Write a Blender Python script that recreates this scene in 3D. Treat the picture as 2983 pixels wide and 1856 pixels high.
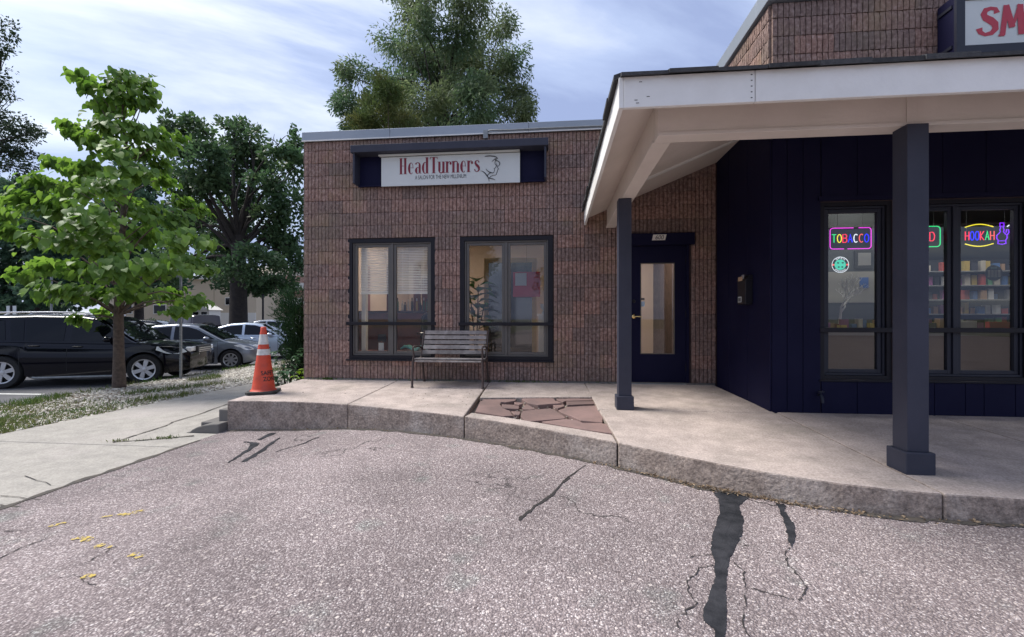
import bpy, math, random
import numpy as np
from mathutils import Matrix, Vector
for o in list(bpy.data.objects): bpy.data.objects.remove(o)
scene = bpy.context.scene
R = math.radians
random.seed(7); rng = np.random.default_rng(7)

# ------------------------------------------------------------ camera
FPX, CX, CY = 1290.0, 1491.5, 929.0          # focal length and centre in photo pixels (2983 x 1856)
YAW = math.atan(129 / 1290.0)
CAMZ = 0.98
cam_d = bpy.data.cameras.new('camera'); cam = bpy.data.objects.new('camera', cam_d)
scene.collection.objects.link(cam); scene.camera = cam
cam.location = (0, 0, CAMZ); cam.rotation_euler = (R(90), 0, YAW)
cam_d.sensor_width = 36; cam_d.lens = 36 * FPX / 2983.0
cam_d.clip_start = .05; cam_d.clip_end = 3000

# ------------------------------------------------------------ sky and sun
SUN_EL, SUN_AZ = R(54), R(279)               # azimuth: clockwise from +Y; sun high on the left behind thin cloud
world = bpy.data.worlds.new('World'); scene.world = world; world.use_nodes = True
nt = world.node_tree; nt.nodes.clear()
def N(tree, typ, **kw):
    n = tree.nodes.new(typ)
    for k, v in kw.items():
        if k in n.inputs: n.inputs[k].default_value = v
        else: setattr(n, k, v)
    return n
def L(tree, a, b): tree.links.new(a, b)
sky = N(nt, 'ShaderNodeTexSky', sky_type='NISHITA', sun_disc=False, sun_elevation=SUN_EL, sun_rotation=SUN_AZ, air_density=1.2, dust_density=1.5)
tc = N(nt, 'ShaderNodeTexCoord'); sep = N(nt, 'ShaderNodeSeparateXYZ'); L(nt, tc.outputs['Generated'], sep.inputs[0])
zz = N(nt, 'ShaderNodeMath', operation='MAXIMUM'); L(nt, sep.outputs[2], zz.inputs[0]); zz.inputs[1].default_value = 0.0
za = N(nt, 'ShaderNodeMath', operation='ADD'); L(nt, zz.outputs[0], za.inputs[0]); za.inputs[1].default_value = .30
dx = N(nt, 'ShaderNodeMath', operation='DIVIDE'); L(nt, sep.outputs[0], dx.inputs[0]); L(nt, za.outputs[0], dx.inputs[1])
dy = N(nt, 'ShaderNodeMath', operation='DIVIDE'); L(nt, sep.outputs[1], dy.inputs[0]); L(nt, za.outputs[0], dy.inputs[1])
cmb = N(nt, 'ShaderNodeCombineXYZ'); L(nt, dx.outputs[0], cmb.inputs[0]); L(nt, dy.outputs[0], cmb.inputs[1])
rt_ = N(nt, 'ShaderNodeMapping'); L(nt, cmb.outputs[0], rt_.inputs[0]); rt_.inputs['Rotation'].default_value = (0, 0, R(-30))   # cloud bands run off to the right
mp = N(nt, 'ShaderNodeMapping'); L(nt, rt_.outputs[0], mp.inputs[0])
mp.inputs['Location'].default_value = (2.05, 9.0, 0); mp.inputs['Scale'].default_value = (.42, 1.5, 1)
no = N(nt, 'ShaderNodeTexNoise', Scale=1.35, Detail=9.0, Roughness=.57, Distortion=.35); L(nt, mp.outputs[0], no.inputs['Vector'])
cr = N(nt, 'ShaderNodeValToRGB'); L(nt, no.outputs[0], cr.inputs[0])
e = cr.color_ramp.elements
e[0].position = .41; e[0].color = (1.75, 2.15, 3.45, 1); e[1].position = .73; e[1].color = (5.6, 5.7, 5.85, 1)
q = e.new(.51); q.color = (2.5, 3.0, 4.35, 1)
q = e.new(.61); q.color = (4.0, 4.4, 5.2, 1)
# blue gaps in the cloud deck
no2 = N(nt, 'ShaderNodeTexNoise', Scale=.8, Detail=4.0, Roughness=.5); L(nt, cmb.outputs[0], no2.inputs['Vector'])
r2 = N(nt, 'ShaderNodeMapRange'); L(nt, no2.outputs[0], r2.inputs[0])
r2.inputs[1].default_value = .55; r2.inputs[2].default_value = .8; r2.inputs[3].default_value = .08; r2.inputs[4].default_value = .45
mx = N(nt, 'ShaderNodeMix', data_type='RGBA'); L(nt, r2.outputs[0], mx.inputs[0]); L(nt, cr.outputs[0], mx.inputs[6]); L(nt, sky.outputs[0], mx.inputs[7])
bg = N(nt, 'ShaderNodeBackground', Strength=.10); L(nt, mx.outputs[2], bg.inputs[0])
wo = N(nt, 'ShaderNodeOutputWorld'); L(nt, bg.outputs[0], wo.inputs[0])
sun_d = bpy.data.lights.new('sun', 'SUN'); sun = bpy.data.objects.new('sun', sun_d); scene.collection.objects.link(sun)
sun_d.energy = 2.4; sun_d.angle = R(22); sun_d.color = (1, .96, .9)
sd = Vector((math.sin(SUN_AZ) * math.cos(SUN_EL), math.cos(SUN_AZ) * math.cos(SUN_EL), math.sin(SUN_EL)))
sun.rotation_euler = sd.to_track_quat('Z', 'Y').to_euler(); sun.location = sd * 50
vs = scene.view_settings; vs.view_transform = 'Standard'; vs.look = 'None'; vs.exposure = 1.14; vs.gamma = 1.0; vs.use_curve_mapping = False

# ------------------------------------------------------------ helpers
CA, SA = math.cos(YAW), math.sin(YAW)
S = 2983 / 2430.0
def W(u, v, D):                               # photo pixel (2430-wide picture) at a known depth
    l = (u * S - CX) / FPX * D
    return Vector((l * CA - D * SA, D * CA + l * SA, CAMZ - (v * S - CY) / FPX * D))
def on_z(u, v, zf):                           # photo pixel on a ground given by zf(x, y)
    z = zf(0, 4)
    for i in range(25):
        D = (CAMZ - z) * FPX / (v * S - CY); p = W(u, v, D); z = zf(p.x, p.y)
    return p
def tag(o, label=None, cat=None, group=None, kind=None):
    if label: o['label'] = label
    if cat: o['category'] = cat
    if group: o['group'] = group
    if kind: o['kind'] = kind
    return o
def thing(name, label, cat, loc=(0, 0, 0), rz=0, group=None, kind=None):
    o = bpy.data.objects.new(name, None); scene.collection.objects.link(o)
    o.empty_display_size = .1
    o.location = loc; o.rotation_euler = (0, 0, rz)
    return tag(o, label, cat, group, kind)
def copy_tree(o, parent=None):
    c = o.copy(); scene.collection.objects.link(c); c.parent = parent
    for ch in o.children: copy_tree(ch, c)
    return c
class MB:
    def __init__(s): s.v = []; s.f = []; s.m = []
    def add(s, vs, fs, mi=0):
        n = len(s.v); s.v += [tuple(p) for p in vs]
        for f in fs: s.f.append(tuple(i + n for i in f)); s.m.append(mi)
        return s
    def box(s, x0, x1, y0, y1, z0, z1, mi=0):
        return s.add([(x0,y0,z0),(x1,y0,z0),(x1,y1,z0),(x0,y1,z0),(x0,y0,z1),(x1,y0,z1),(x1,y1,z1),(x0,y1,z1)],
                     [(3,2,1,0),(4,5,6,7),(0,1,5,4),(1,2,6,5),(2,3,7,6),(3,0,4,7)], mi)
    def prism(s, poly, z0, z1, mt=0, ms=0, axis='z'):   # poly counter-clockwise; z0 / z1 numbers or functions of (x, y)
        n = len(poly); g0 = z0 if callable(z0) else (lambda x, y: z0); g1 = z1 if callable(z1) else (lambda x, y: z1)
        vs = [(x, y, g0(x, y)) for x, y in poly] + [(x, y, g1(x, y)) for x, y in poly]
        if axis == 'y': vs = [(x, -z, y) for x, y, z in vs]      # drawn in XZ, pushed along -Y
        if axis == 'x': vs = [(z, x, y) for x, y, z in vs]       # drawn in YZ, pushed along X
        s.add(vs, [tuple(range(n))[::-1]], ms); k = len(s.v) - 2 * n
        s.f.append(tuple(k + n + i for i in range(n))); s.m.append(mt)
        for i in range(n):
            j = (i + 1) % n; s.f.append((k + i, k + j, k + n + j, k + n + i)); s.m.append(ms)
        return s
    def tube(s, pts, rad, n=8, mi=0, cap=True):
        pts = [Vector(p) for p in pts]; m = len(pts)
        if not hasattr(rad, '__len__'): rad = [rad] * m
        up = None; rings = []
        for i in range(m):
            t = (pts[min(i + 1, m - 1)] - pts[max(i - 1, 0)])
            t = t.normalized() if t.length > 1e-9 else Vector((0, 0, 1))
            if up is None: up = t.orthogonal().normalized()
            else:
                up = up - t * up.dot(t); up = up.normalized() if up.length > 1e-6 else t.orthogonal().normalized()
            w = t.cross(up)
            rings.append([pts[i] + (up * math.cos(a) + w * math.sin(a)) * rad[i] for a in [2 * math.pi * k / n for k in range(n)]])
        b = len(s.v)
        for r_ in rings: s.v += [tuple(p) for p in r_]
        for i in range(m - 1):
            for k in range(n):
                s.f.append((b + i*n + k, b + i*n + (k+1) % n, b + (i+1)*n + (k+1) % n, b + (i+1)*n + k)); s.m.append(mi)
        if cap:
            s.f.append(tuple(b + k for k in range(n))[::-1]); s.m.append(mi)
            s.f.append(tuple(b + (m-1)*n + k for k in range(n))); s.m.append(mi)
        return s
    def lathe(s, prof, n=24, c=(0, 0, 0), axis='z', mi=0):        # prof: (radius, height)
        b = len(s.v)
        for r_, h in prof:
            for k in range(n):
                a = 2 * math.pi * k / n; p = (r_ * math.cos(a), r_ * math.sin(a), h)
                if axis == 'y': p = (p[0], p[2], p[1])
                if axis == 'x': p = (p[2], p[0], p[1])
                s.v.append((p[0] + c[0], p[1] + c[1], p[2] + c[2]))
        for i in range(len(prof) - 1):
            for k in range(n):
                s.f.append((b + i*n + k, b + i*n + (k+1) % n, b + (i+1)*n + (k+1) % n, b + (i+1)*n + k)); s.m.append(mi)
        return s
    def ribbon(s, pts, wid, y=0.0, mi=0):     # flat stroke in the XZ plane
        m = len(pts)
        if not hasattr(wid, '__len__'): wid = [wid] * m
        b = len(s.v)
        for i in range(m):
            ax, az = pts[max(i - 1, 0)]; bx, bz = pts[min(i + 1, m - 1)]
            l = math.hypot(bx - ax, bz - az) or 1; nx, nz = -(bz - az) / l, (bx - ax) / l
            w = wid[i] / 2
            s.v.append((pts[i][0] + nx * w, y, pts[i][1] + nz * w)); s.v.append((pts[i][0] - nx * w, y, pts[i][1] - nz * w))
        for i in range(m - 1): s.f.append((b + 2*i, b + 2*i + 1, b + 2*i + 3, b + 2*i + 2)); s.m.append(mi)
        return s
    def shift(s, d, start=0):
        s.v = s.v[:start] + [(x + d[0], y + d[1], z + d[2]) for x, y, z in s.v[start:]]; return s
    def xf(s, M, start=0):
        s.v = s.v[:start] + [tuple(M @ Vector(p)) for p in s.v[start:]]; return s
    def mesh(s, name, mats, smooth=None):
        me = bpy.data.meshes.new(name); me.from_pydata(s.v, [], s.f)
        for m in (mats if isinstance(mats, (list, tuple)) else [mats]): me.materials.append(m)
        me.polygons.foreach_set('material_index', s.m)
        if smooth is not None:
            me.polygons.foreach_set('use_smooth', [True] * len(s.f))
            me.set_sharp_from_angle(angle=R(smooth))
        me.update(); return me
    def build(s, name, mats, parent=None, smooth=None, bevel=0, world=False):
        if world and parent is not None: s.shift(tuple(-c for c in parent.location))
        o = bpy.data.objects.new(name, s.mesh(name, mats, smooth)); scene.collection.objects.link(o); o.parent = parent
        if bevel:
            b = o.modifiers.new('bevel', 'BEVEL'); b.width = bevel; b.segments = 2; b.limit_method = 'ANGLE'
        return o
def link(me, name, parent=None, loc=(0, 0, 0), rot=(0, 0, 0), scale=(1, 1, 1)):
    o = bpy.data.objects.new(name, me); scene.collection.objects.link(o); o.parent = parent
    o.location = loc; o.rotation_euler = rot; o.scale = scale; return o
def text_mesh(txt, h, sx=1.0, bold=0.):  # built-in font, cap height h, x right, z up, facing -Y
    c = bpy.data.curves.new('t', 'FONT'); c.body = txt; c.size = 1; c.extrude = 0; c.align_x = 'CENTER'; c.offset = bold
    o = bpy.data.objects.new('t', c); scene.collection.objects.link(o)
    dg = bpy.context.evaluated_depsgraph_get(); me = bpy.data.meshes.new_from_object(o.evaluated_get(dg))
    vs = [(v.co.x * h / .69 * sx, 0.0, v.co.y * h / .69) for v in me.vertices]; fs = [tuple(p.vertices) for p in me.polygons]
    bpy.data.objects.remove(o); bpy.data.meshes.remove(me); bpy.data.curves.remove(c)
    mb = MB(); mb.add(vs, fs); return mb

# ------------------------------------------------------------ materials
def mat(name, col, rough=.6, metal=0., spec=.5, var=None, vscale=4., detail=5., bump=0., bscale=60., coat=0., coords='Object', var2=None, v2scale=.7, rnd=0., speck=0., sscale=90.):
    m = bpy.data.materials.new(name); m.use_nodes = True; t = m.node_tree; p = t.nodes['Principled BSDF']
    p.inputs['Base Color'].default_value = (*col, 1); p.inputs['Roughness'].default_value = rough; p.inputs['Metallic'].default_value = metal
    p.inputs['Specular IOR Level'].default_value = spec; p.inputs['Coat Weight'].default_value = coat; p.inputs['Coat Roughness'].default_value = .03
    src = None
    if var or bump or var2:
        if coords == 'World': src = N(t, 'ShaderNodeNewGeometry').outputs['Position']
        else: src = N(t, 'ShaderNodeTexCoord').outputs['Object']
    colout = None
    if var:
        n = N(t, 'ShaderNodeTexNoise', Scale=vscale, Detail=detail, Roughness=.62); L(t, src, n.inputs['Vector'])
        r_ = N(t, 'ShaderNodeMapRange'); r_.inputs[1].default_value = .36; r_.inputs[2].default_value = .64; L(t, n.outputs[0], r_.inputs[0])
        x = N(t, 'ShaderNodeMix', data_type='RGBA'); x.inputs[6].default_value = (*col, 1); x.inputs[7].default_value = (*var, 1)
        L(t, r_.outputs[0], x.inputs[0]); colout = x.outputs[2]
    if var2:
        n = N(t, 'ShaderNodeTexNoise', Scale=v2scale, Detail=6., Roughness=.6); L(t, src, n.inputs['Vector'])
        r_ = N(t, 'ShaderNodeMapRange'); r_.inputs[1].default_value = .5; r_.inputs[2].default_value = .72; L(t, n.outputs[0], r_.inputs[0])
        x = N(t, 'ShaderNodeMix', data_type='RGBA'); x.inputs[7].default_value = (*var2, 1)
        if colout: L(t, colout, x.inputs[6])
        else: x.inputs[6].default_value = (*col, 1)
        L(t, r_.outputs[0], x.inputs[0]); colout = x.outputs[2]
    if speck:
        n = N(t, 'ShaderNodeTexNoise', Scale=sscale, Detail=3., Roughness=.7); L(t, src, n.inputs['Vector'])
        r_ = N(t, 'ShaderNodeMapRange'); r_.inputs[1].default_value = .3; r_.inputs[2].default_value = .7; r_.inputs[3].default_value = 1-speck; r_.inputs[4].default_value = 1+speck; L(t, n.outputs[0], r_.inputs[0])
        hs = N(t, 'ShaderNodeHueSaturation'); L(t, colout, hs.inputs['Color']); L(t, r_.outputs[0], hs.inputs['Value']); colout = hs.outputs[0]
    if rnd:
        oi = N(t, 'ShaderNodeObjectInfo'); hs = N(t, 'ShaderNodeHueSaturation')
        a = N(t, 'ShaderNodeMapRange'); a.inputs[3].default_value = 1 - rnd; a.inputs[4].default_value = 1 + rnd; L(t, oi.outputs['Random'], a.inputs[0]); L(t, a.outputs[0], hs.inputs['Value'])
        if colout: L(t, colout, hs.inputs['Color'])
        else: hs.inputs['Color'].default_value = (*col, 1)
        colout = hs.outputs[0]
    if colout: L(t, colout, p.inputs['Base Color'])
    if bump:
        n = N(t, 'ShaderNodeTexNoise', Scale=bscale, Detail=4., Roughness=.6); L(t, src, n.inputs['Vector'])
        b = N(t, 'ShaderNodeBump', Strength=bump, Distance=.01); L(t, n.outputs[0], b.inputs['Height']); L(t, b.outputs[0], p.inputs['Normal'])
    return m
def emit(name, col, st):
    m = bpy.data.materials.new(name); m.use_nodes = True; p = m.node_tree.nodes['Principled BSDF']
    p.inputs['Base Color'].default_value = (*[c * .3 for c in col], 1)
    p.inputs['Emission Color'].default_value = (*col, 1); p.inputs['Emission Strength'].default_value = st; return m
def glass(name, tint=(.92, .93, .93), k=1.6):
    m = bpy.data.materials.new(name); m.use_nodes = True; t = m.node_tree; t.nodes.clear()
    fr = N(t, 'ShaderNodeFresnel', IOR=1.52); mu = N(t, 'ShaderNodeMath', operation='MULTIPLY', use_clamp=True); L(t, fr.outputs[0], mu.inputs[0]); mu.inputs[1].default_value = 1.0 * k
    tr = N(t, 'ShaderNodeBsdfTransparent'); tr.inputs[0].default_value = (*tint, 1)
    gl = N(t, 'ShaderNodeBsdfGlossy'); gl.inputs['Roughness'].default_value = .0; gl.inputs['Color'].default_value = (1, 1, 1, 1)
    mx_ = N(t, 'ShaderNodeMixShader'); L(t, mu.outputs[0], mx_.inputs[0]); L(t, tr.outputs[0], mx_.inputs[1]); L(t, gl.outputs[0], mx_.inputs[2])
    o = N(t, 'ShaderNodeOutputMaterial'); L(t, mx_.outputs[0], o.inputs[0]); return m
def leafmat(name, c0, c1, trans=.35, rough=.5, spec=.3, clump=None, cscale=1.2):
    m = bpy.data.materials.new(name); m.use_nodes = True; t = m.node_tree; p = t.nodes['Principled BSDF']
    g = N(t, 'ShaderNodeNewGeometry'); x = N(t, 'ShaderNodeMix', data_type='RGBA'); x.inputs[6].default_value = (*c0, 1); x.inputs[7].default_value = (*c1, 1)
    L(t, g.outputs['Random Per Island'], x.inputs[0]); out = x.outputs[2]
    if clump:
        n = N(t, 'ShaderNodeTexNoise', Scale=cscale, Detail=2.); L(t, g.outputs['Position'], n.inputs['Vector'])
        r_ = N(t, 'ShaderNodeMapRange'); r_.inputs[1].default_value = .42; r_.inputs[2].default_value = .62; L(t, n.outputs[0], r_.inputs[0])
        y = N(t, 'ShaderNodeMix', data_type='RGBA'); y.inputs[7].default_value = (*clump, 1); L(t, out, y.inputs[6]); L(t, r_.outputs[0], y.inputs[0]); out = y.outputs[2]
    L(t, out, p.inputs['Base Color']); p.inputs['Roughness'].default_value = rough; p.inputs['Specular IOR Level'].default_value = spec
    tr = N(t, 'ShaderNodeBsdfTranslucent'); hs = N(t, 'ShaderNodeHueSaturation', Value=1.6, Saturation=1.1); L(t, out, hs.inputs['Color']); L(t, hs.outputs[0], tr.inputs[0])
    ms = N(t, 'ShaderNodeMixShader'); ms.inputs[0].default_value = trans; L(t, p.outputs[0], ms.inputs[1]); L(t, tr.outputs[0], ms.inputs[2])
    L(t, ms.outputs[0], t.nodes['Material Output'].inputs[0]); return m

def asphalt_mat():
    m = bpy.data.materials.new('old_asphalt'); m.use_nodes = True; t = m.node_tree; p = t.nodes['Principled BSDF']
    pos = N(t, 'ShaderNodeNewGeometry').outputs['Position']
    wn = N(t, 'ShaderNodeTexNoise', Scale=22., Detail=2.); L(t, pos, wn.inputs['Vector'])
    wv = N(t, 'ShaderNodeVectorMath', operation='SCALE'); L(t, wn.outputs['Color'], wv.inputs[0]); wv.inputs['Scale'].default_value = .02
    wa = N(t, 'ShaderNodeVectorMath', operation='ADD'); L(t, pos, wa.inputs[0]); L(t, wv.outputs[0], wa.inputs[1])
    vo = N(t, 'ShaderNodeTexVoronoi', feature='F1', Scale=104., Randomness=1.0); L(t, wa.outputs[0], vo.inputs['Vector'])
    sp = N(t, 'ShaderNodeSeparateColor'); L(t, vo.outputs['Color'], sp.inputs[0])
    ramp = N(t, 'ShaderNodeValToRGB'); L(t, sp.outputs[0], ramp.inputs[0])
    el = ramp.color_ramp.elements
    el[0].position = 0; el[0].color = (.18, .148, .143, 1); el[1].position = 1; el[1].color = (.74, .67, .645, 1)
    for a, c in ((.30, (.29, .24, .232)), (.62, (.40, .335, .322)), (.84, (.52, .445, .43))):
        q_ = el.new(a); q_.color = (*c, 1)
    d = N(t, 'ShaderNodeMapRange'); d.inputs[1].default_value = .25; d.inputs[2].default_value = .62; L(t, vo.outputs['Distance'], d.inputs[0])
    d.inputs[3].default_value = 0; d.inputs[4].default_value = .75
    mx_ = N(t, 'ShaderNodeMix', data_type='RGBA'); mx_.inputs[7].default_value = (.14, .112, .114, 1); L(t, d.outputs[0], mx_.inputs[0]); L(t, ramp.outputs[0], mx_.inputs[6])
    v2 = N(t, 'ShaderNodeTexVoronoi', feature='F1', Scale=41., Randomness=1.0); L(t, wa.outputs[0], v2.inputs['Vector'])
    s2 = N(t, 'ShaderNodeSeparateColor'); L(t, v2.outputs['Color'], s2.inputs[0])
    g2 = N(t, 'ShaderNodeMath', operation='GREATER_THAN'); g2.inputs[1].default_value = .80; L(t, s2.outputs[1], g2.inputs[0])
    d2 = N(t, 'ShaderNodeMath', operation='LESS_THAN'); d2.inputs[1].default_value = .34; L(t, v2.outputs['Distance'], d2.inputs[0])
    k2 = N(t, 'ShaderNodeMath', operation='MULTIPLY'); L(t, g2.outputs[0], k2.inputs[0]); L(t, d2.outputs[0], k2.inputs[1])
    r2c = N(t, 'ShaderNodeValToRGB'); L(t, s2.outputs[2], r2c.inputs[0]); r2c.color_ramp.elements[0].color = (.13, .10, .10, 1); r2c.color_ramp.elements[1].color = (.60, .52, .48, 1)
    mx2 = N(t, 'ShaderNodeMix', data_type='RGBA'); L(t, k2.outputs[0], mx2.inputs[0]); L(t, mx_.outputs[2], mx2.inputs[6]); L(t, r2c.outputs[0], mx2.inputs[7]); mx_ = mx2
    # large worn / stained areas with shapes of their own
    n1 = N(t, 'ShaderNodeTexNoise', Scale=.9, Detail=5., Roughness=.6); L(t, pos, n1.inputs['Vector'])
    m1 = N(t, 'ShaderNodeMapRange'); m1.inputs[1].default_value = .35; m1.inputs[2].default_value = .65; m1.inputs[3].default_value = .80; m1.inputs[4].default_value = 1.2; L(t, n1.outputs[0], m1.inputs[0])
    hv = N(t, 'ShaderNodeHueSaturation'); L(t, mx_.outputs[2], hv.inputs['Color']); L(t, m1.outputs[0], hv.inputs['Value'])
    n2 = N(t, 'ShaderNodeTexNoise', Scale=3.1, Detail=4.); L(t, pos, n2.inputs['Vector'])
    m2 = N(t, 'ShaderNodeMapRange'); m2.inputs[1].default_value = .60; m2.inputs[2].default_value = .74; m2.inputs[3].default_value = 0; m2.inputs[4].default_value = .5; L(t, n2.outputs[0], m2.inputs[0])
    mt = N(t, 'ShaderNodeMix', data_type='RGBA', blend_type='MULTIPLY'); mt.inputs[7].default_value = (.72, .92, .86, 1); L(t, m2.outputs[0], mt.inputs[0]); L(t, hv.outputs[0], mt.inputs[6])
    # fine cracks
    vc = N(t, 'ShaderNodeTexVoronoi', feature='DISTANCE_TO_EDGE', Scale=.85)
    wn2 = N(t, 'ShaderNodeTexNoise', Scale=3.5, Detail=4.); L(t, pos, wn2.inputs['Vector'])
    ws = N(t, 'ShaderNodeVectorMath', operation='SCALE'); L(t, wn2.outputs['Color'], ws.inputs[0]); ws.inputs['Scale'].default_value = .55
    wp = N(t, 'ShaderNodeVectorMath', operation='ADD'); L(t, pos, wp.inputs[0]); L(t, ws.outputs[0], wp.inputs[1]); L(t, wp.outputs[0], vc.inputs['Vector'])
    c1 = N(t, 'ShaderNodeMapRange'); c1.inputs[1].default_value = .003; c1.inputs[2].default_value = .012; c1.inputs[3].default_value = 1; c1.inputs[4].default_value = 0; L(t, vc.outputs['Distance'], c1.inputs[0])
    n3 = N(t, 'ShaderNodeTexNoise', Scale=.55, Detail=3.); L(t, pos, n3.inputs['Vector'])
    c2 = N(t, 'ShaderNodeMapRange'); c2.inputs[1].default_value = .53; c2.inputs[2].default_value = .6; c2.inputs[4].default_value = .8; L(t, n3.outputs[0], c2.inputs[0])
    cm = N(t, 'ShaderNodeMath', operation='MULTIPLY'); L(t, c1.outputs[0], cm.inputs[0]); L(t, c2.outputs[0], cm.inputs[1])
    mc = N(t, 'ShaderNodeMix', data_type='RGBA'); mc.inputs[7].default_value = (.035, .03, .03, 1); L(t, cm.outputs[0], mc.inputs[0]); L(t, mt.outputs[2], mc.inputs[6])
    L(t, mc.outputs[2], p.inputs['Base Color']); p.inputs['Roughness'].default_value = .85; p.inputs['Specular IOR Level'].default_value = .25
    inv = N(t, 'ShaderNodeMath', operation='MULTIPLY'); inv.inputs[1].default_value = -1; L(t, vo.outputs['Distance'], inv.inputs[0])
    b = N(t, 'ShaderNodeBump', Strength=.9, Distance=.008); L(t, inv.outputs[0], b.inputs['Height']); L(t, b.outputs[0], p.inputs['Normal'])
    return m

M = {}
M['asphalt'] = asphalt_mat()
M['lot'] = mat('parking_asphalt', (.075, .075, .085), .9, var=(.11, .108, .115), vscale=1.5, bump=.4, bscale=150, coords='World')
M['concrete'] = mat('walk_concrete', (.47, .395, .355), .9, spec=.2, var=(.35, .295, .265), vscale=4.5, detail=9, bump=.35, bscale=120, coords='World', var2=(.27, .235, .205), v2scale=1.7, speck=.28, sscale=70)
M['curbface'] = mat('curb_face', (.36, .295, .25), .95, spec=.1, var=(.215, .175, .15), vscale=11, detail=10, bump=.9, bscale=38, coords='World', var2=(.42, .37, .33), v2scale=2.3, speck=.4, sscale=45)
M['sidewalk'] = mat('sidewalk_concrete', (.37, .345, .305), .9, spec=.2, var=(.30, .28, .25), vscale=5, detail=9, bump=.3, bscale=90, coords='World', var2=(.41, .37, .34), v2scale=.8, speck=.2, sscale=60)
M['stepc'] = mat('step_concrete', (.17, .16, .148), .95, spec=.1, var=(.17, .16, .15), vscale=6, bump=.4, bscale=70, coords='World')
M['tar'] = mat('tar', (.017, .018, .021), .9, spec=.15, var=(.042, .042, .047), vscale=9, bump=.4, bscale=60, coords='World')
M['crack'] = mat('crack_dirt', (.03, .026, .024), .95, coords='World')
M['seam'] = mat('joint_dirt', (.09, .075, .06), .95, var=(.05, .045, .04), vscale=14, coords='World')
M['flag'] = mat('red_flagstone', (.205, .132, .117), .85, var=(.155, .105, .096), vscale=3, bump=.4, bscale=30, coords='World', rnd=.18, var2=(.25, .16, .145), v2scale=1.6)
M['dirt'] = mat('dirt', (.15, .12, .095), .97, var=(.24, .20, .16), vscale=9, bump=.9, bscale=50, coords='World')
M['earth'] = mat('far_ground', (.09, .10, .05), .97, var=(.14, .13, .08), vscale=.4, coords='World')
M['white_line'] = mat('white_paint', (.72, .72, .7), .7, var=(.5, .5, .48), vscale=8, coords='World')
M['coping'] = mat('coping_metal', (.33, .36, .40), .45, metal=.35, var=(.29, .32, .355), vscale=.9, coords='World')
M['navy'] = mat('navy_paint', (.0066, .0064, .028), .6, spec=.13, var=(.009, .009, .033), vscale=2.0, bump=.1, bscale=60, coords='World')
M['navytrim'] = mat('navy_trim', (.014, .016, .028), .5, spec=.4, var=(.018, .02, .034), vscale=3, coords='World')
M['post'] = mat('slate_blue_post', (.043, .045, .066), .6, spec=.3, var=(.034, .037, .055), vscale=2.5, bump=.15, bscale=80, coords='World')
M['white'] = mat('white_fascia', (.80, .79, .76), .7, spec=.3, var=(.74, .73, .70), vscale=3, detail=8, bump=.25, bscale=50, coords='World', var2=(.68, .66, .62), v2scale=.9)
M['soffit'] = mat('cream_beam', (.70, .63, .57), .8, spec=.2, var=(.64, .57, .515), vscale=2, detail=8, bump=.2, bscale=40, coords='World', var2=(.62, .57, .50), v2scale=1.2)
M['shingle'] = mat('asphalt_shingle', (.035, .036, .04), .95, var=(.06, .06, .062), vscale=20, bump=.8, bscale=120, coords='World', rnd=.3)
M['bronze'] = mat('bronze_frame', (.115, .105, .095), .45, metal=.2, var=(.10, .092, .085), vscale=3, coords='World')
M['darkframe'] = mat('dark_frame', (.011, .010, .015), .5, spec=.25, coords='World', var=(.014, .013, .018), vscale=4)
M['glass'] = glass('window_glass'); M['glass2'] = glass('shop_glass', (.60, .62, .64), 1.5)
M['signwhite'] = mat('sign_panel', (.62, .64, .62), .45, var=(.58, .60, .58), vscale=2)
M['signred'] = mat('sign_red', (.20, .012, .028), .5); M['signblack'] = mat('sign_black', (.012, .012, .013), .5)
M['smored'] = mat('smoke_red', (.46, .030, .055), .5)
M['brass'] = mat('brass', (.75, .55, .25), .25, metal=1.)
M['steel'] = mat('galvanised', (.30, .31, .31), .5, metal=.6, var=(.22, .23, .23), vscale=12)
M['wood'] = mat('weathered_slat', (.30, .27, .255), .85, spec=.2, var=(.18, .158, .15), vscale=9, detail=8, bump=.4, bscale=60, rnd=.15)
M['iron'] = mat('bench_iron', (.05, .036, .034), .6, spec=.4, var=(.07, .048, .042), vscale=20)
M['orange'] = mat('cone_orange', (.62, .072, .028), .55, var=(.52, .055, .025), vscale=5, coords='Object', var2=(.42, .06, .035), v2scale=9)
M['conewhite'] = mat('cone_reflective', (.66, .65, .62), .5, var=(.48, .46, .43), vscale=14)
M['rubber'] = mat('black_rubber', (.02, .02, .019), .7, var=(.035, .035, .03), vscale=12)
M['bark'] = mat('bark', (.145, .105, .080), .95, var=(.075, .055, .043), vscale=14, detail=8, bump=1., bscale=35)
M['darkbark'] = mat('dark_bark', (.045, .035, .03), .95, var=(.025, .02, .018), vscale=5, bump=.8, bscale=12)
M['cream'] = mat('cream_stucco', (.60, .49, .36), .9, var=(.55, .45, .33), vscale=.4, coords='World')
M['offwhite'] = mat('offwhite', (.72, .68, .61), .8)
M['brickred'] = mat('far_brick', (.30, .14, .10), .9, var=(.42, .30, .25), vscale=5, coords='World')
M['chrome'] = mat('chrome', (.7, .7, .72), .15, metal=1.); M['alloy'] = mat('alloy_rim', (.62, .62, .63), .3, metal=.85)
M['carglass'] = mat('car_glass', (.004, .005, .007), .02, spec=.3); M['tyre'] = mat('tyre', (.014, .014, .015), .8); M['blacktrim'] = mat('car_black_trim', (.010, .010, .012), .6)
M['lamp'] = mat('headlamp', (.75, .77, .78), .12, spec=.8, coat=1.)
M['redlamp'] = mat('tail_lamp', (.35, .01, .012), .15, coat=1.)
M['plate'] = mat('plate', (.55, .55, .55), .5)
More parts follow.
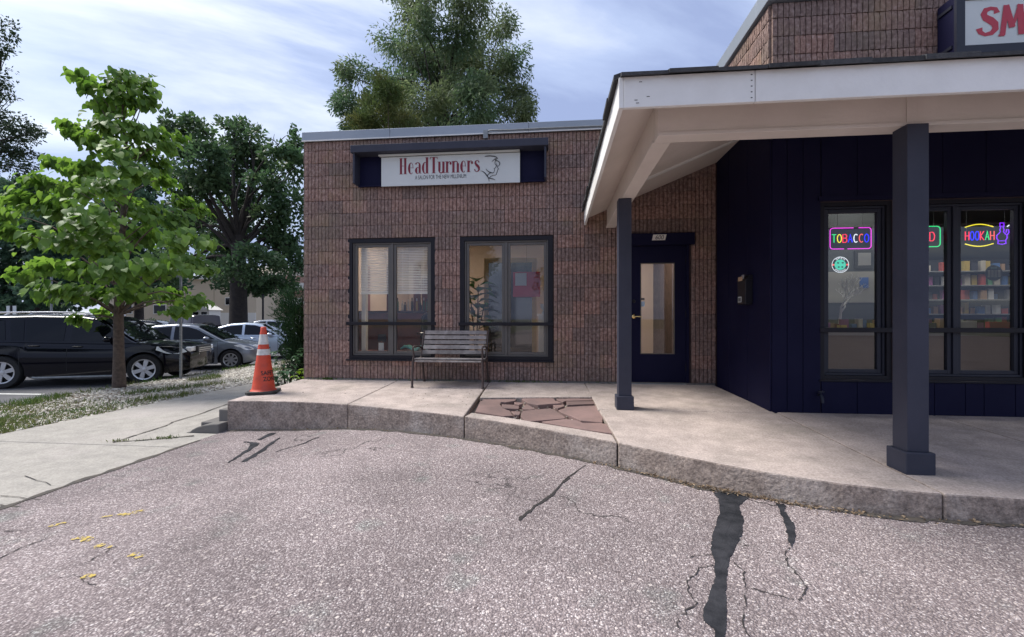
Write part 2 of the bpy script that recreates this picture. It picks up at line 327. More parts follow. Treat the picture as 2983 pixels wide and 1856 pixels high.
# ------------------------------------------------------------ ground
def asph(x, y): return float(np.interp(x, [-4.1, -3.3, -2.5, -1.8, 0, 1, 2.8, 8], [-.42, -.405, -.345, -.305, -.30, -.305, -.275, -.26]))
def slabz(x, y): return -.03 * (6.82 - y)
def swz(x, y): return -.425 - (.008 * (min(y, 30) - 5) if y > 5 else 0)
def stripz(x, y):
    t = min(1, max(0, (-6.7 - x) / 2.95)); return (swz(x, y) - .012) * (1 - t) + (-.52) * t
LOTZ = -.64
CURB = [(-4.1, 5.16), (-3.75, 5.195), (-3.286, 5.2), (-2.9, 5.17), (-2.5, 5.11), (-2.15, 5.02), (-1.775, 4.912), (-1.35, 4.79), (-.924, 4.641), (-.5, 4.45), (-.08, 4.235), (.22, 4.075), (.525, 3.895),
        (.77, 3.735), (1.012, 3.57), (1.22, 3.44), (1.438, 3.324), (1.66, 3.22), (1.886, 3.133), (2.15, 3.07), (2.411, 3.023), (2.824, 2.985), (3.4, 2.96), (5.0, 2.95), (9.0, 2.95)]
def curby(x): return float(np.interp(x, [p[0] for p in CURB], [p[1] for p in CURB]))
def sheet(name, xs, ys, zf, m, label=None, kind='structure'):
    mb = MB(); nx, ny = len(xs), len(ys)
    mb.add([(x, y, zf(x, y)) for y in ys for x in xs], [(j*nx+i, j*nx+i+1, (j+1)*nx+i+1, (j+1)*nx+i) for j in range(ny-1) for i in range(nx-1)])
    o = mb.build(name, m); tag(o, label, None, None, kind); return o
sheet('ground', [-900, 900], [-900, 900], lambda x, y: -.95, M['earth'], 'far ground beyond the parking lot')
sheet('asphalt_lot', [-4.1, -3.3, -2.5, -1.8, 0, 1, 2.8, 8, 30], [-40, -10, 0, 3, 5.6], asph, M['asphalt'], 'worn pinkish asphalt in front of the raised walk')
sheet('parking_lot', [-75, -30, -9.62], [-60, 10, 100], lambda x, y: LOTZ, M['lot'], 'dark asphalt parking lot with parked cars')
def side_ground(x, y): return swz(x, y) - .03
sheet('planting_bed', [-5.42, -4.6, -3.9], [5.1, 7, 9, 20], side_ground, M['dirt'], 'soil bed beside the brick wall')
# planting strip between sidewalk and parking lot, with its concrete edge
sheet('planting_strip', [-9.63, -9.2, -8.5, -7.7, -7.0, -6.68], [4.62, 6, 8, 10, 13, 17, 24], stripz, M['dirt'], 'gravel and weed planting strip beside the sidewalk')
mb = MB(); mb.box(-9.76, -9.62, 4.6, 30, -.75, -.525); tag(mb.build('kerb', M['stepc'], bevel=.02), 'concrete kerb along the parking lot', None, None, 'structure')
sheet('side_drive', [-40, -6.72], [-40, 4.62], lambda x, y: -.47, M['lot'], 'asphalt drive beyond the sidewalk')

# sidewalk: slabs with joints
sw = thing('sidewalk', 'pale concrete sidewalk running past the steps', None, (-5.4, 5, -.5), kind='structure')
edges = [-12, -3, 1.6, 4.45, 5.02, 7.2, 9.9, 12.6, 15.3, 18, 26]
for a, b in zip(edges[:-1], edges[1:]):
    mb = MB(); ys = [a + (.006 if a != 5.02 else 0), b - (.006 if b != 5.02 else 0)]
    x1 = -4.085 if b < 5.1 else (-4.53 if a < 5.1 else -5.35)
    x0 = -6.7
    mb.prism([(x0, ys[0]), (x1, ys[0]), (x1, ys[1]), (x0, ys[1])], -.8, lambda x, y: swz(x, y) + (0 if x > -5 else .004))
    mb.build('concrete_slab', M['sidewalk'], sw, bevel=.008, world=True)
mb = MB(); mb.prism([(-9.6, 4.25), (-6.72, 4.3), (-6.72, 4.62), (-7.6, 4.62), (-9.6, 4.4)], -.8, -.415)
mb.build('concrete_slab', M['sidewalk'], sw, bevel=.01, world=True)
mb = MB()
def ground_ribbon(mb, pts, w, zf, up=.006, mi=0, jit=.0):
    m = len(pts); b0 = len(mb.v)
    if not hasattr(w, '__len__'): w = [w] * m
    for i in range(m):
        a, c = pts[max(i-1, 0)], pts[min(i+1, m-1)]; l = math.hypot(c[0]-a[0], c[1]-a[1]) or 1
        nx, ny = -(c[1]-a[1])/l, (c[0]-a[0])/l; h = w[i] / 2 * (1 + random.uniform(-jit, jit))
        for sg in (1, -1):
            x, y = pts[i][0] + nx*h*sg, pts[i][1] + ny*h*sg; mb.v.append((x, y, zf(x, y) + up))
    for i in range(m-1): mb.f.append((b0+2*i, b0+2*i+1, b0+2*i+3, b0+2*i+2)); mb.m.append(mi)
def pix_line(pts, zf, n=4):
    out = []
    g = [on_z(u, v, zf) for u, v in pts]
    for a, b in zip(g[:-1], g[1:]):
        for k in range(n): t = k / n; out.append((a.x*(1-t)+b.x*t + random.uniform(-.008, .008), a.y*(1-t)+b.y*t + random.uniform(-.008, .008)))
    out.append((g[-1].x, g[-1].y)); return out
swp = lambda x, y: swz(x, y) + .004
for pts, w in (([(270,1050),(330,1032),(392,1012),(410,1003)], .022), ([(405,1004),(470,985),(520,967),(540,960)], .018), ([(268,1050),(320,1047),(380,1043),(460,1035)], .03), ([(0,1178),(55,1183),(95,1187)], .012), ([(60,1130),(120,1152)], .009), ([(0,1200),(46,1205)], .02)):
    ground_ribbon(mb, pix_line(pts, swp), w, swp, .004, 0, .5)
mb.build('crack', M['seam'], sw, world=True)
mb = MB(); ground_ribbon(mb, [(-4.075 + random.uniform(-.012, .012), -3 + k*.1) for k in range(78)], .05, lambda x, y: max(swz(x, y), asph(x, y)), .004, 0, .7)
mb.build('edge_dirt', M['seam'], sw, world=True)

# steps at the end of the raised walk
st = thing('concrete_steps', 'two grey concrete steps with a rounded wedge kerb at the walk end', 'steps', (-4.45, 6, -.45))
for x0, x1_, zt in ((-4.255, -4.108, -.17), (-4.50, -4.26, -.335)):
    mb = MB(); mb.box(x0, x1_, 5.21, 6.7, -.7, zt); mb.build('step', [M['stepc']], st, bevel=.012, world=True)
prof = [(-4.52, -.62), (-4.108, -.62), (-4.108, -.31)] + [(-4.108 - .412*math.sin(a), -.47 + .16*math.cos(a)) for a in [R(k) for k in (15, 30, 45, 60, 75, 86)]]
mb = MB(); mb.prism(prof, -5.2, -5.03, axis='y'); mb.build('wedge_kerb', M['stepc'], st, bevel=.012, world=True)

# raised walk
walk = thing('raised_walk', 'raised concrete walk with curved kerb in front of the shops', None, (0, 5, -.4), kind='structure')
def slab(poly, name='concrete_slab', bottom=-.75):
    cx = sum(p[0] for p in poly)/len(poly); cy = sum(p[1] for p in poly)/len(poly)
    mb = MB(); mb.prism(poly, bottom, slabz, 0, 1); return mb.build(name, [M['concrete'], M['curbface']], walk, bevel=.013, world=True)
def front(x0, x1): return [(x0, curby(x0))] + [(x, y) for x, y in CURB if x0 + .02 < x < x1 - .02] + [(x1, curby(x1))]
g = .003
YB = 6.797
slab(front(-4.1, -2.5-g) + [(-2.5-g, YB), (-4.1, YB)])
slab(front(-2.5+g, -.98-g) + [(-1.03-g, YB), (-2.5+g, YB)])
slab([(-.985+g, 5.63), (.47-g, 5.79), (.43-g, YB), (-1.03+g, YB)])                      # back strip of the flagstone bay
fr = front(-.98+g, .525-g)
slab(fr + [(.515-g, 4.12), (.2, 4.285), (-.1, 4.44), (-.5, 4.65), (-.935+g, 4.83)])      # kerb strip
slab([(.47+g, 5.1+g), (2.385, 5.1+g), (2.315, YB), (.43+g, YB)])
slab(front(.53+g, 2.41-g) + [(2.41-g, 5.1-g), (.48+g, 5.1-g)])
slab(front(2.41+g, 4.0-g) + [(4.0-g, 5.145), (2.41+g, 5.145)])
slab(front(4.0+g, 9) + [(9, 5.145), (4.0+g, 5.145)])
mb = MB(); mb.prism([(-1.0, 4.75), (.53, 4.05), (.53, 5.85), (-1.0, 5.7)], -.7, lambda x, y: slabz(x, y) - .075); tag(mb.build('flagstone_bed', M['dirt'], walk, world=True), kind='stuff')
# flagstones, outlines taken from the photo (crop at 1370,1130, 4.86 x)
FL = [[(130,195),(200,180),(440,200),(425,240),(470,295),(570,330),(600,385),(620,402),(480,410),(60,345),(100,260)],
      [(400,200),(300,192),(160,180),(170,165),(660,160),(650,185),(520,205)],
      [(440,225),(600,232),(700,260),(690,290),(480,285),(445,262)],
      [(620,205),(745,212),(745,232),(690,245),(620,225)],
      [(570,325),(720,330),(695,378),(620,372)],
      [(740,140),(1170,138),(1215,190),(1305,225),(1160,235),(960,250),(810,222),(720,165)],
      [(720,300),(790,225),(830,235),(925,295),(860,305)],
      [(730,315),(1140,280),(1240,330),(1360,410),(1350,430),(860,468),(760,455),(700,390)],
      [(1165,240),(1340,235),(1330,258),(1240,290),(1200,280)],
      [(1200,148),(1735,155),(1740,178),(1350,185),(1310,200),(1240,180)],
      [(1350,200),(1760,190),(1780,232),(1590,240),(1370,252)],
      [(1230,310),(1370,262),(1600,250),(1800,245),(1850,340),(1890,420),(1880,490),(1560,460),(1420,395),(1290,350)],
      [(990,478),(1340,440),(1500,460),(1600,498),(1860,500),(1950,520),(2040,655),(1640,600),(1080,500)],
      [(90,350),(130,300),(60,335)]]
for k, pl in enumerate(FL[:13]):
    pts = [on_z((1370 + x/4.86)/S, (1130 + y/4.86)/S, lambda a, b: slabz(a, b) - .018) for x, y in pl]
    poly = [(p.x, p.y) for p in pts]
    if sum(a[0]*b[1]-b[0]*a[1] for a, b in zip(poly, poly[1:]+poly[:1])) < 0: poly.reverse()
    cx = sum(p[0] for p in poly)/len(poly); cy = sum(p[1] for p in poly)/len(poly)
    poly = [(cx+(x-cx)*.965, cy+(y-cy)*.965) for x, y in poly]
    tz = random.uniform(-.026, -.012); ta = random.uniform(-.008, .008)
    MB().prism(poly, lambda x, y: slabz(x, y) - .085, lambda x, y: slabz(x, y) + tz + ta*(x-cx)).build('flagstone', M['flag'], walk, bevel=.006, world=True)

# asphalt marks
def patch(outline, name, m, label, up=.005, scale=None):
    pts = [on_z(u, v, asph) for u, v in outline]; mb = MB()
    mb.add([(p.x, p.y, asph(p.x, p.y) + up) for p in pts], [tuple(range(len(pts)))]); 
    o = mb.build(name, m); tag(o, label, None, None, 'structure')
    if o.data.polygons[0].normal.z < 0: o.data.flip_normals()
    return o
c6 = lambda x, y: ((1950 + x/2.988)/S, (1350 + y/2.988)/S)
c7 = lambda x, y: ((500 + x/4.86)/S, (1120 + y/4.86)/S)
c2 = lambda x, y: (x/2.305/S, (1200 + y/2.305)/S)
def rough(pl, n=6, j=9):
    out = []
    for (a, b), (c, d) in zip(pl, pl[1:] + pl[:1]):
        for k in range(n): t = k/n; out.append((a*(1-t)+c*t + (random.uniform(-j, j) if k else 0), b*(1-t)+d*t + (random.uniform(-j, j) if k else 0)))
    return out
patch([c6(*p) for p in rough([(375,252),(430,310),(440,450),(385,600),(355,760),(390,840),(402,1000),(350,1150),(295,1300),(305,1390),(380,1445),(420,1640),(480,1640),(495,1350),(490,1150),(495,1000),(520,850),(590,700),(640,600),(640,480),(605,380),(690,300),(560,270)])], 'tar_patch', M['tar'], 'long dark tar strip running out from the kerb')
patch([c6(*p) for p in rough([(930,345),(1015,375),(995,425),(1080,520),(1100,640),(1065,740),(1035,690),(1010,560),(965,440)])], 'tar_patch', M['tar'], 'short narrow dark tar smear by the kerb')
patch([c7(*p) for p in rough([(1480,690),(1390,700),(1200,795),(1260,795),(1440,720)], 3, 6)], 'tar_patch', M['tar'], 'small dark tar dab near the walk corner')
for pts, w, lab in (([(1020,820),(1120,832),(1185,852),(1100,925),(950,1025),(800,1120)], [.02,.04,.07,.05,.04,.015], 'hooked dark tar streak near the walk corner'),
                    ([(1540,760),(1400,850),(1250,965),(1020,1105)], [.015,.04,.05,.06], 'straight dark tar streak near the walk corner'),
                    ([(2080,755),(2030,770),(1850,850),(1600,922),(1480,965)], [.01,.025,.02,.015,.01], 'thin dark crack near the walk corner')):
    mb = MB(); ln = pix_line([c7(*p) for p in pts], asph, 4); ground_ribbon(mb, ln, list(np.interp(np.linspace(0, 1, len(ln)), np.linspace(0, 1, len(w)), w)), asph, .005, 0, .35)
    tag(mb.build('tar_streak', M['tar']), lab, None, None, 'structure')
mb = MB()
for pts, w in (([(1060,745),(1000,780),(1040,900),(1130,990),(1190,1080),(1170,1150),(1130,1200)], .014), ([(380,800),(230,810),(150,830)], .009), ([(380,890),(270,920),(230,965),(160,1030),(175,1130),(230,1220),(130,1310),(70,1370),(80,1460)], .012), ([(560,860),(655,950),(655,1080),(740,1100),(920,1150),(1080,1190)], .011), ([(655,1080),(655,1250),(640,1420),(700,1512)], .012), ([(690,320),(800,350),(930,372)], .02), ([(690,720),(560,715)], .012)):
    ln = pix_line([c6(*p) for p in pts], asph, 5); ground_ribbon(mb, ln, w*.4, asph, .004, 0, .8)
for pts, w in (([(1230,1235),(1260,1210),(1310,1175),(1350,1135)], .02), ([(1340,1140),(1390,1105)], .012)):
    ln = pix_line(pts, asph, 5); ground_ribbon(mb, ln, w, asph, .004, 0, .7)
for pts, w in (([(0,990),(140,915),(250,880),(320,850)], .016), ([(560,1030),(680,960),(780,905)], .012), ([(750,1020),(830,980)], .014), ([(400,1120),(520,1100),(560,1150),(650,1165)], .01), ([(0,810),(210,800)], .012)):
    ln = pix_line([c2(*p) for p in pts], asph, 5); ground_ribbon(mb, ln, w*.4, asph, .004, 0, .8)
tag(mb.build('cracks', M['crack']), 'dark cracks across the old asphalt', None, None, 'structure')
mb = MB()
ground_ribbon(mb, [(x + random.uniform(-.02, .02), curby(x) - .02 + random.uniform(-.015, .01)) for x in np.linspace(-4.05, 5, 110)], .06, asph, .004, 0, .7)
tag(mb.build('gutter_dirt', M['seam']), 'dirt line along the foot of the kerb', None, None, 'structure')
ym = bpy.data.materials.new('worn_yellow'); ym.use_nodes = True; t = ym.node_tree; p = t.nodes['Principled BSDF']; p.inputs['Base Color'].default_value = (.52, .38, .07, 1); p.inputs['Roughness'].default_value = .8
n_ = N(t, 'ShaderNodeTexNoise', Scale=45., Detail=3.); L(t, N(t, 'ShaderNodeNewGeometry').outputs['Position'], n_.inputs['Vector']); r_ = N(t, 'ShaderNodeMapRange'); r_.inputs[1].default_value = .43; r_.inputs[2].default_value = .56; r_.inputs[4].default_value = .85; L(t, n_.outputs[0], r_.inputs[0]); L(t, r_.outputs[0], p.inputs['Alpha'])
def chip(u0, v0, u1, v1, th):
    a_, b_ = on_z(*c2(u0, v0), asph), on_z(*c2(u1, v1), asph); d = Vector((b_.x-a_.x, b_.y-a_.y, 0)); l = d.length; d.normalize(); nn = Vector((-d.y, d.x, 0)); n = max(4, int(l/.03)); up, lo = [], []
    for k in range(n+1):
        t_ = k/n; e_ = math.sin(math.pi*min(1, max(.08, t_*.9+.05)))**.5; c = a_.lerp(b_, t_); up.append(c + nn*th*e_*random.uniform(.25, .6)); lo.append(c - nn*th*e_*random.uniform(.25, .6))
    return [(q.x, q.y, asph(q.x, q.y)+.006) for q in lo + up[::-1]]
for chips, lab in (([(670,716,755,703,.05), (765,705,975,668,.07)], 'long worn yellow paint dash on the asphalt'), ([(325,775,450,750,.05)], 'short worn yellow paint dash near the sidewalk'), ([(480,862,560,848,.06), (565,850,620,868,.07)], 'hooked worn yellow paint fragment'), ([(645,903,690,908,.07), (700,915,745,918,.04)], 'pair of small yellow paint chips'), ([(875,962,905,972,.06), (918,978,950,984,.06)], 'yellow paint chips farthest from the sidewalk'), ([(560,1110,622,1118,.06)], 'lone yellow paint smudge on the asphalt')):
    mb = MB()
    for c in chips: pts = chip(*c); mb.add(pts, [tuple(range(len(pts)))])
    tag(mb.build('paint_mark', ym), lab, None, None, 'structure')
mb = MB(); mb.add([(-19, 8.0, LOTZ+.004), (-10.9, 8.35, LOTZ+.004), (-10.9, 8.46, LOTZ+.004), (-19, 8.11, LOTZ+.004)], [(0, 1, 2, 3)]); tag(mb.build('bay_line', M['white_line']), 'white parking bay line beside the black vehicle', None, None, 'structure')
mb = MB(); mb.add([(-16, 11.9, LOTZ+.004), (-10.2, 13.6, LOTZ+.004), (-10.2, 13.71, LOTZ+.004), (-16, 12.01, LOTZ+.004)], [(0, 1, 2, 3)]); tag(mb.build('bay_line', M['white_line']), 'white parking bay line beside the grey car', None, None, 'structure')

# ------------------------------------------------------------ ribbed split-face block
def block_mat(name):
    m = bpy.data.materials.new(name); m.use_nodes = True; t = m.node_tree; p = t.nodes['Principled BSDF']
    pos = N(t, 'ShaderNodeNewGeometry').outputs['Position']; oi = N(t, 'ShaderNodeObjectInfo')
    n1 = N(t, 'ShaderNodeTexNoise', Scale=26., Detail=6., Roughness=.7); L(t, pos, n1.inputs['Vector'])
    r1 = N(t, 'ShaderNodeValToRGB'); L(t, n1.outputs[0], r1.inputs[0]); el = r1.color_ramp.elements
    el[0].position = .30; el[0].color = (.13, .083, .072, 1); el[1].position = .74; el[1].color = (.42, .31, .275, 1); q_ = el.new(.5); q_.color = (.255, .166, .139, 1)
    n2 = N(t, 'ShaderNodeTexNoise', Scale=1.7, Detail=5., Roughness=.65); L(t, pos, n2.inputs['Vector'])
    r2_ = N(t, 'ShaderNodeMapRange'); r2_.inputs[1].default_value = .5; r2_.inputs[2].default_value = .72; r2_.inputs[4].default_value = .7; L(t, n2.outputs[0], r2_.inputs[0])
    x = N(t, 'ShaderNodeMix', data_type='RGBA'); x.inputs[7].default_value = (.25, .19, .125, 1); L(t, r2_.outputs[0], x.inputs[0]); L(t, r1.outputs[0], x.inputs[6])
    hs = N(t, 'ShaderNodeHueSaturation'); L(t, x.outputs[2], hs.inputs['Color'])
    a = N(t, 'ShaderNodeMapRange'); a.inputs[3].default_value = .80; a.inputs[4].default_value = 1.2; L(t, oi.outputs['Random'], a.inputs[0]); L(t, a.outputs[0], hs.inputs['Value'])
    b_ = N(t, 'ShaderNodeMapRange'); b_.inputs[3].default_value = .82; b_.inputs[4].default_value = 1.12; L(t, oi.outputs['Random'], b_.inputs[0]); L(t, b_.outputs[0], hs.inputs['Saturation'])
    L(t, hs.outputs[0], p.inputs['Base Color']); p.inputs['Roughness'].default_value = .95; p.inputs['Specular IOR Level'].default_value = .15
    n3 = N(t, 'ShaderNodeTexNoise', Scale=60., Detail=5., Roughness=.7); L(t, pos, n3.inputs['Vector'])
    b = N(t, 'ShaderNodeBump', Strength=.6, Distance=.010); L(t, n3.outputs[0], b.inputs['Height']); L(t, b.outputs[0], p.inputs['Normal'])
    return m
M['block'] = block_mat('split_face_block')
M['core'] = mat('block_joint', (.042, .026, .024), .97, var=(.07, .045, .04), vscale=9, coords='World')
RIB = .0581; CH = .2032; CZ0 = .0271
def block_mesh(n, seed):
    r = random.Random(seed); mb = MB(); h = CH - .0045; gap = .0092; ny, nx = 5, 3
    for k in range(n):
        x0 = k*RIB + gap/2; x1 = (k+1)*RIB - gap/2; b = len(mb.v)
        for j in range(ny):
            for i in range(nx):
                ex = (i in (0, nx-1)); ez = (j in (0, ny-1))
                z = h * j/(ny-1) + (0 if ez else r.uniform(-.012, .012)); x = x0 + (x1-x0)*i/(nx-1) + (0 if ex else r.uniform(-.008, .008))
                y = -.026 + r.uniform(-.0045, .0045) + (.001 if ex else 0) + (.008 if j == ny-1 else .002 if j == 0 else 0)
                mb.v.append((x, y, z))
        for j in range(ny-1):
            for i in range(nx-1): mb.f.append((b+j*nx+i, b+j*nx+i+1, b+(j+1)*nx+i+1, b+(j+1)*nx+i)); mb.m.append(0)
        # sides, top and bottom back to the core
        def back(idx):
            v = mb.v[idx]; mb.v.append((v[0], .004, v[2])); return len(mb.v)-1
        for col, flip in ((0, False), (nx-1, True)):
            e0 = [b+j*nx+col for j in range(ny)]; bk = [back(i) for i in e0]
            for j in range(ny-1):
                f = (e0[j], e0[j+1], bk[j+1], bk[j]); mb.f.append(f if not flip else f[::-1]); mb.m.append(0)
        for row, flip in ((0, True), (ny-1, False)):
            e0 = [b+row*nx+i for i in range(nx)]; bk = [back(i) for i in e0]
            for i in range(nx-1):
                f = (e0[i], e0[i+1], bk[i+1], bk[i]); mb.f.append(f if not flip else f[::-1]); mb.m.append(0)
    return mb.mesh('block', M['block'])
BLK = {}
def get_block(n):
    if n not in BLK: BLK[n] = [block_mesh(n, n*31+s) for s in range(6 if n == 7 else 3)]
    return random.choice(BLK[n])
def blocks(parent, origin, direction, length, z_lo, z_hi, holes, name='block', limit=None):
    """lay ribbed blocks along a wall; origin/direction in world, holes = (s0, s1, z0, z1) along the wall"""
    d = Vector((direction[0], direction[1], 0)); rz = math.atan2(d.y, d.x); nr = int(length/RIB + .5); cnt = 0
    pl = Vector(parent.location)
    k0 = math.floor((z_lo - CZ0)/CH); k1 = math.ceil((z_hi - CZ0)/CH)
    for c in range(k0, k1):
        za, zb = max(z_lo, CZ0 + c*CH), min(z_hi, CZ0 + (c+1)*CH)
        if zb - za < .02: continue
        cell = []
        for i in range(nr):
            s = (i+.5)*RIB; a, b = za, zb
            for h in holes:
                if h[0] < s < h[1] and h[2] < b - .01 and h[3] > a + .01:
                    if h[2] > a + .03: b = h[2]
                    elif h[3] < b - .03: a = h[3]
                    else: a = b = None; break
            cell.append(None if a is None else (round(a, 4), round(b, 4)))
        i = -((c % 2) * 3)
        while i < nr:
            j0, j1 = max(i, 0), min(i+7, nr); k = j0
            while k < j1:
                if cell[k] is None: k += 1; continue
                e_ = k
                while e_ < j1 and cell[e_] == cell[k]: e_ += 1
                a, b = cell[k]; p = Vector(origin) + d*(k*RIB); p.z = a + .002
                o = link(get_block(e_-k), name, parent, p - pl, (0, 0, rz), (1, 1, (b-a-.0045)/(CH-.0045))); cnt += 1
                k = e_
            i += 7
    return cnt
def holed_wall(mb, s0, s1, z0, z1, holes, fn, mi=0):
    xs = sorted({s0, s1, *[h[0] for h in holes], *[h[1] for h in holes]}); zs = sorted({z0, z1, *[h[2] for h in holes], *[h[3] for h in holes]})
    for a, b in zip(xs[:-1], xs[1:]):
        for c, d in zip(zs[:-1], zs[1:]):
            if any(h[0] <= a + 1e-6 and b <= h[1] + 1e-6 and h[2] <= c + 1e-6 and d <= h[3] + 1e-6 for h in holes): continue
            fn(mb, a, b, c, d, mi)

# ------------------------------------------------------------ salon
XL, XR, YW = -4.05, 2.33, 6.82
sal = thing('salon_building', 'low reddish-brown ribbed block building with two paired windows', 'building', (XL, YW, 0))
WIN = [(-3.322, -1.889, .332, 2.25), (-1.50, -.052, .332, 2.25)]
DOOR = (1.03, 1.965, -.02, 2.12)
holesW = WIN + [DOOR]
mb = MB(); holed_wall(mb, XL, XR + .3, -.6, 3.84, holesW, lambda m_, a, b, c, d, i: m_.box(a, b, YW, YW+.2, c, d, i)); mb.build('wall_core', M['core'], sal, world=True)
n1 = blocks(sal, (XL, YW, 0), (1, 0), XR - XL, CZ0, 3.83, [(h[0]-XL, h[1]-XL, h[2], h[3]) for h in holesW])
mb = MB(); mb.box(XL, XR, YW-.028, YW+.001, -.05, CZ0-.004); mb.build('base_course', M['stepc'], sal, world=True)
# side wall of the salon: its blocks joined, only glimpsed
tmp = thing('tmp', None, None, (XL, YW+8, 0)); blocks(tmp, (XL, YW+8, 0), (0, -1), 8, CZ0 - .61, 3.83, [])
mb = MB()
for o in tmp.children:
    Mx = Matrix.Translation(tmp.location) @ Matrix.LocRotScale(o.location, o.rotation_euler, o.scale)
    mb.add([Mx @ v.co for v in o.data.vertices], [tuple(pp.vertices) for pp in o.data.polygons])
for o in list(tmp.children): bpy.data.objects.remove(o)
bpy.data.objects.remove(tmp)
tag(mb.build('side_blocks', M['block'], sal, world=True), kind='stuff')
mb = MB(); mb.box(XL, XL+.2, YW+.2, YW+8, -.7, 3.84); mb.box(XL, XR+.3, YW+7.8, YW+8, -.7, 3.84); mb.build('wall_core', M['core'], sal, world=True)
mb = MB(); mb.box(XL+.2, XR+.3, YW+.2, YW+7.8, 3.55, 3.7); mb.build('roof', M['shingle'], sal, world=True)
# coping in lengths
for a, b in ((XL-.035, -2.62), (-2.616, -.42), (-.416, 1.78), (1.784, XR+.02)):
    mb = MB(); mb.prism([(YW-.05, 3.838), (YW+.24, 3.838), (YW+.24, 3.985), (YW-.05, 3.985)], a, b, axis='x'); mb.build('coping', M['coping'], sal, bevel=.006, world=True)
    mb = MB(); mb.box(a, b, YW-.062, YW-.051, 3.828, 3.846); mb.build('drip_edge', M['white'], sal, world=True)
mb = MB(); mb.box(XL-.035, XL+.24, YW+.245, YW+8, 3.838, 3.985); mb.build('coping', M['coping'], sal, world=True)
# electrical conduit under the coping
mb = MB(); mb.tube([(-1.06, YW-.075, 3.86), (-1.0, YW-.085, 3.875), (-.7, YW-.075, 3.868), (-.2, YW-.072, 3.875), (.9, YW-.072, 3.872), (1.4, YW-.072, 3.872)], .012, 8)
mb.box(-1.115, -1.045, YW-.11, YW-.065, 3.745, 3.87); mb.build('conduit', M['steel'], sal, smooth=40, world=True)

def window(parent, x0, x1, z0, z1, bar, yf, outer, inner, gl, mull, ow=.072, bar_x=(0, 0)):
    w = thing('window', None, None, Vector(((x0+x1)/2, yf, z0)) - Vector(parent.location)); w.parent = parent
    base = Vector(((x0+x1)/2, yf, z0))
    def fin(mb_, name, m, **k): mb_.shift(-base); return mb_.build(name, m, w, **k)
    mb = MB(); d0, d1 = yf-.012, yf+.10
    mb.box(x0, x0+ow, d0, d1, z0, z1); mb.box(x1-ow, x1, d0, d1, z0, z1); mb.box(x0+ow, x1-ow, d0, d1, z1-ow*.85, z1); mb.box(x0+ow, x1-ow, d0, d1, z0, z0+ow*.8)
    fin(mb, 'frame', outer)
    mb = MB(); mb.box(x0-.02, x1+.02, yf-.055, yf-.012, z0-.022, z0-.002); fin(mb, 'sill', outer, bevel=.003)
    a0, a1, c0, c1 = x0+ow+.001, x1-ow-.001, z0+ow*.8+.001, z1-ow*.85-.001
    fw = .024
    mb = MB(); e0, e1 = yf+.012, yf+.085
    mb.box(a0, a0+fw, e0, e1, c0, c1); mb.box(a1-fw, a1, e0, e1, c0, c1); mb.box(a0+fw, a1-fw, e0, e1, c1-fw, c1); mb.box(a0+fw, a1-fw, e0, e1, c0, c0+fw)
    if mull is not None: mb.box(mull-.024, mull+.024, e0, e1, c0+fw, c1-fw)
    fin(mb, 'inner_frame', inner, bevel=.004)
    for s0, s1 in (((a0+fw+.001, mull-.025), (mull+.025, a1-fw-.001)) if mull is not None else ((a0+fw+.001, a1-fw-.001),)):
        if s1 - s0 < .1: continue
        mb = MB(); q0, q1, sw_ = yf+.03, yf+.075, .042
        mb.box(s0, s0+sw_, q0, q1, c0+fw+.001, c1-fw-.001); mb.box(s1-sw_, s1, q0, q1, c0+fw+.001, c1-fw-.001); mb.box(s0+sw_, s1-sw_, q0, q1, c1-fw-.001-sw_, c1-fw-.001); mb.box(s0+sw_, s1-sw_, q0, q1, c0+fw+.001, c0+fw+.001+sw_)
        fin(mb, 'sash', inner, bevel=.004)
        mb = MB(); mb.add([(s0+sw_-.004, yf+.055, c0+fw+sw_-.004), (s1-sw_+.004, yf+.055, c0+fw+sw_-.004), (s1-sw_+.004, yf+.055, c1-fw-sw_+.004), (s0+sw_-.004, yf+.055, c1-fw-sw_+.004)], [(0, 1, 2, 3)]); fin(mb, 'pane', gl)
    mb = MB(); mb.box(x0-.012+bar_x[0], x1+.012+bar_x[1], yf-.05, yf-.0125, bar-.026, bar+.026); fin(mb, 'crossbar', outer, bevel=.004)
    return w
window(sal, *WIN[0], .90, YW-.01, M['darkframe'], M['bronze'], M['glass'], -2.605)
window(sal, *WIN[1], .895, YW-.01, M['darkframe'], M['bronze'], M['glass'], -.775)

# door
dr = thing('door', None, None, Vector((1.5, YW, 0)) - Vector(sal.location)); dr.parent = sal
db = Vector((1.5, YW, 0))
mb = MB(); mb.box(1.03, 1.075, YW-.02, YW+.14, 0, 2.12); mb.box(1.925, 1.965, YW-.02, YW+.14, 0, 2.12); mb.box(1.075, 1.925, YW-.02, YW+.14, 2.07, 2.12); mb.shift(-db).build('frame', M['navy'], dr)
mb = MB(); mb.box(.985, 2.026, YW-.085, YW-.028, 2.075, 2.245); mb.shift(-db).build('header', M['navy'], dr, bevel=.004)
GX0, GX1, GZ0, GZ1 = 1.262, 1.764, .445, 1.815
mb = MB(); holed_wall(mb, 1.077, 1.923, .012, 2.066, [(GX0, GX1, GZ0, GZ1)], lambda m_, a, b, c, d, i: m_.box(a, b, YW+.02, YW+.065, c, d, i)); mb.shift(-db).build('leaf', M['navy'], dr)
mb = MB()
for a, b, c, d in ((GX0, GX0+.012, GZ0, GZ1), (GX1-.012, GX1, GZ0, GZ1), (GX0+.012, GX1-.012, GZ1-.012, GZ1), (GX0+.012, GX1-.012, GZ0, GZ0+.012)): mb.box(a, b, YW+.012, YW+.03, c, d)
mb.shift(-db).build('glazing_bead', M['bronze'], dr)
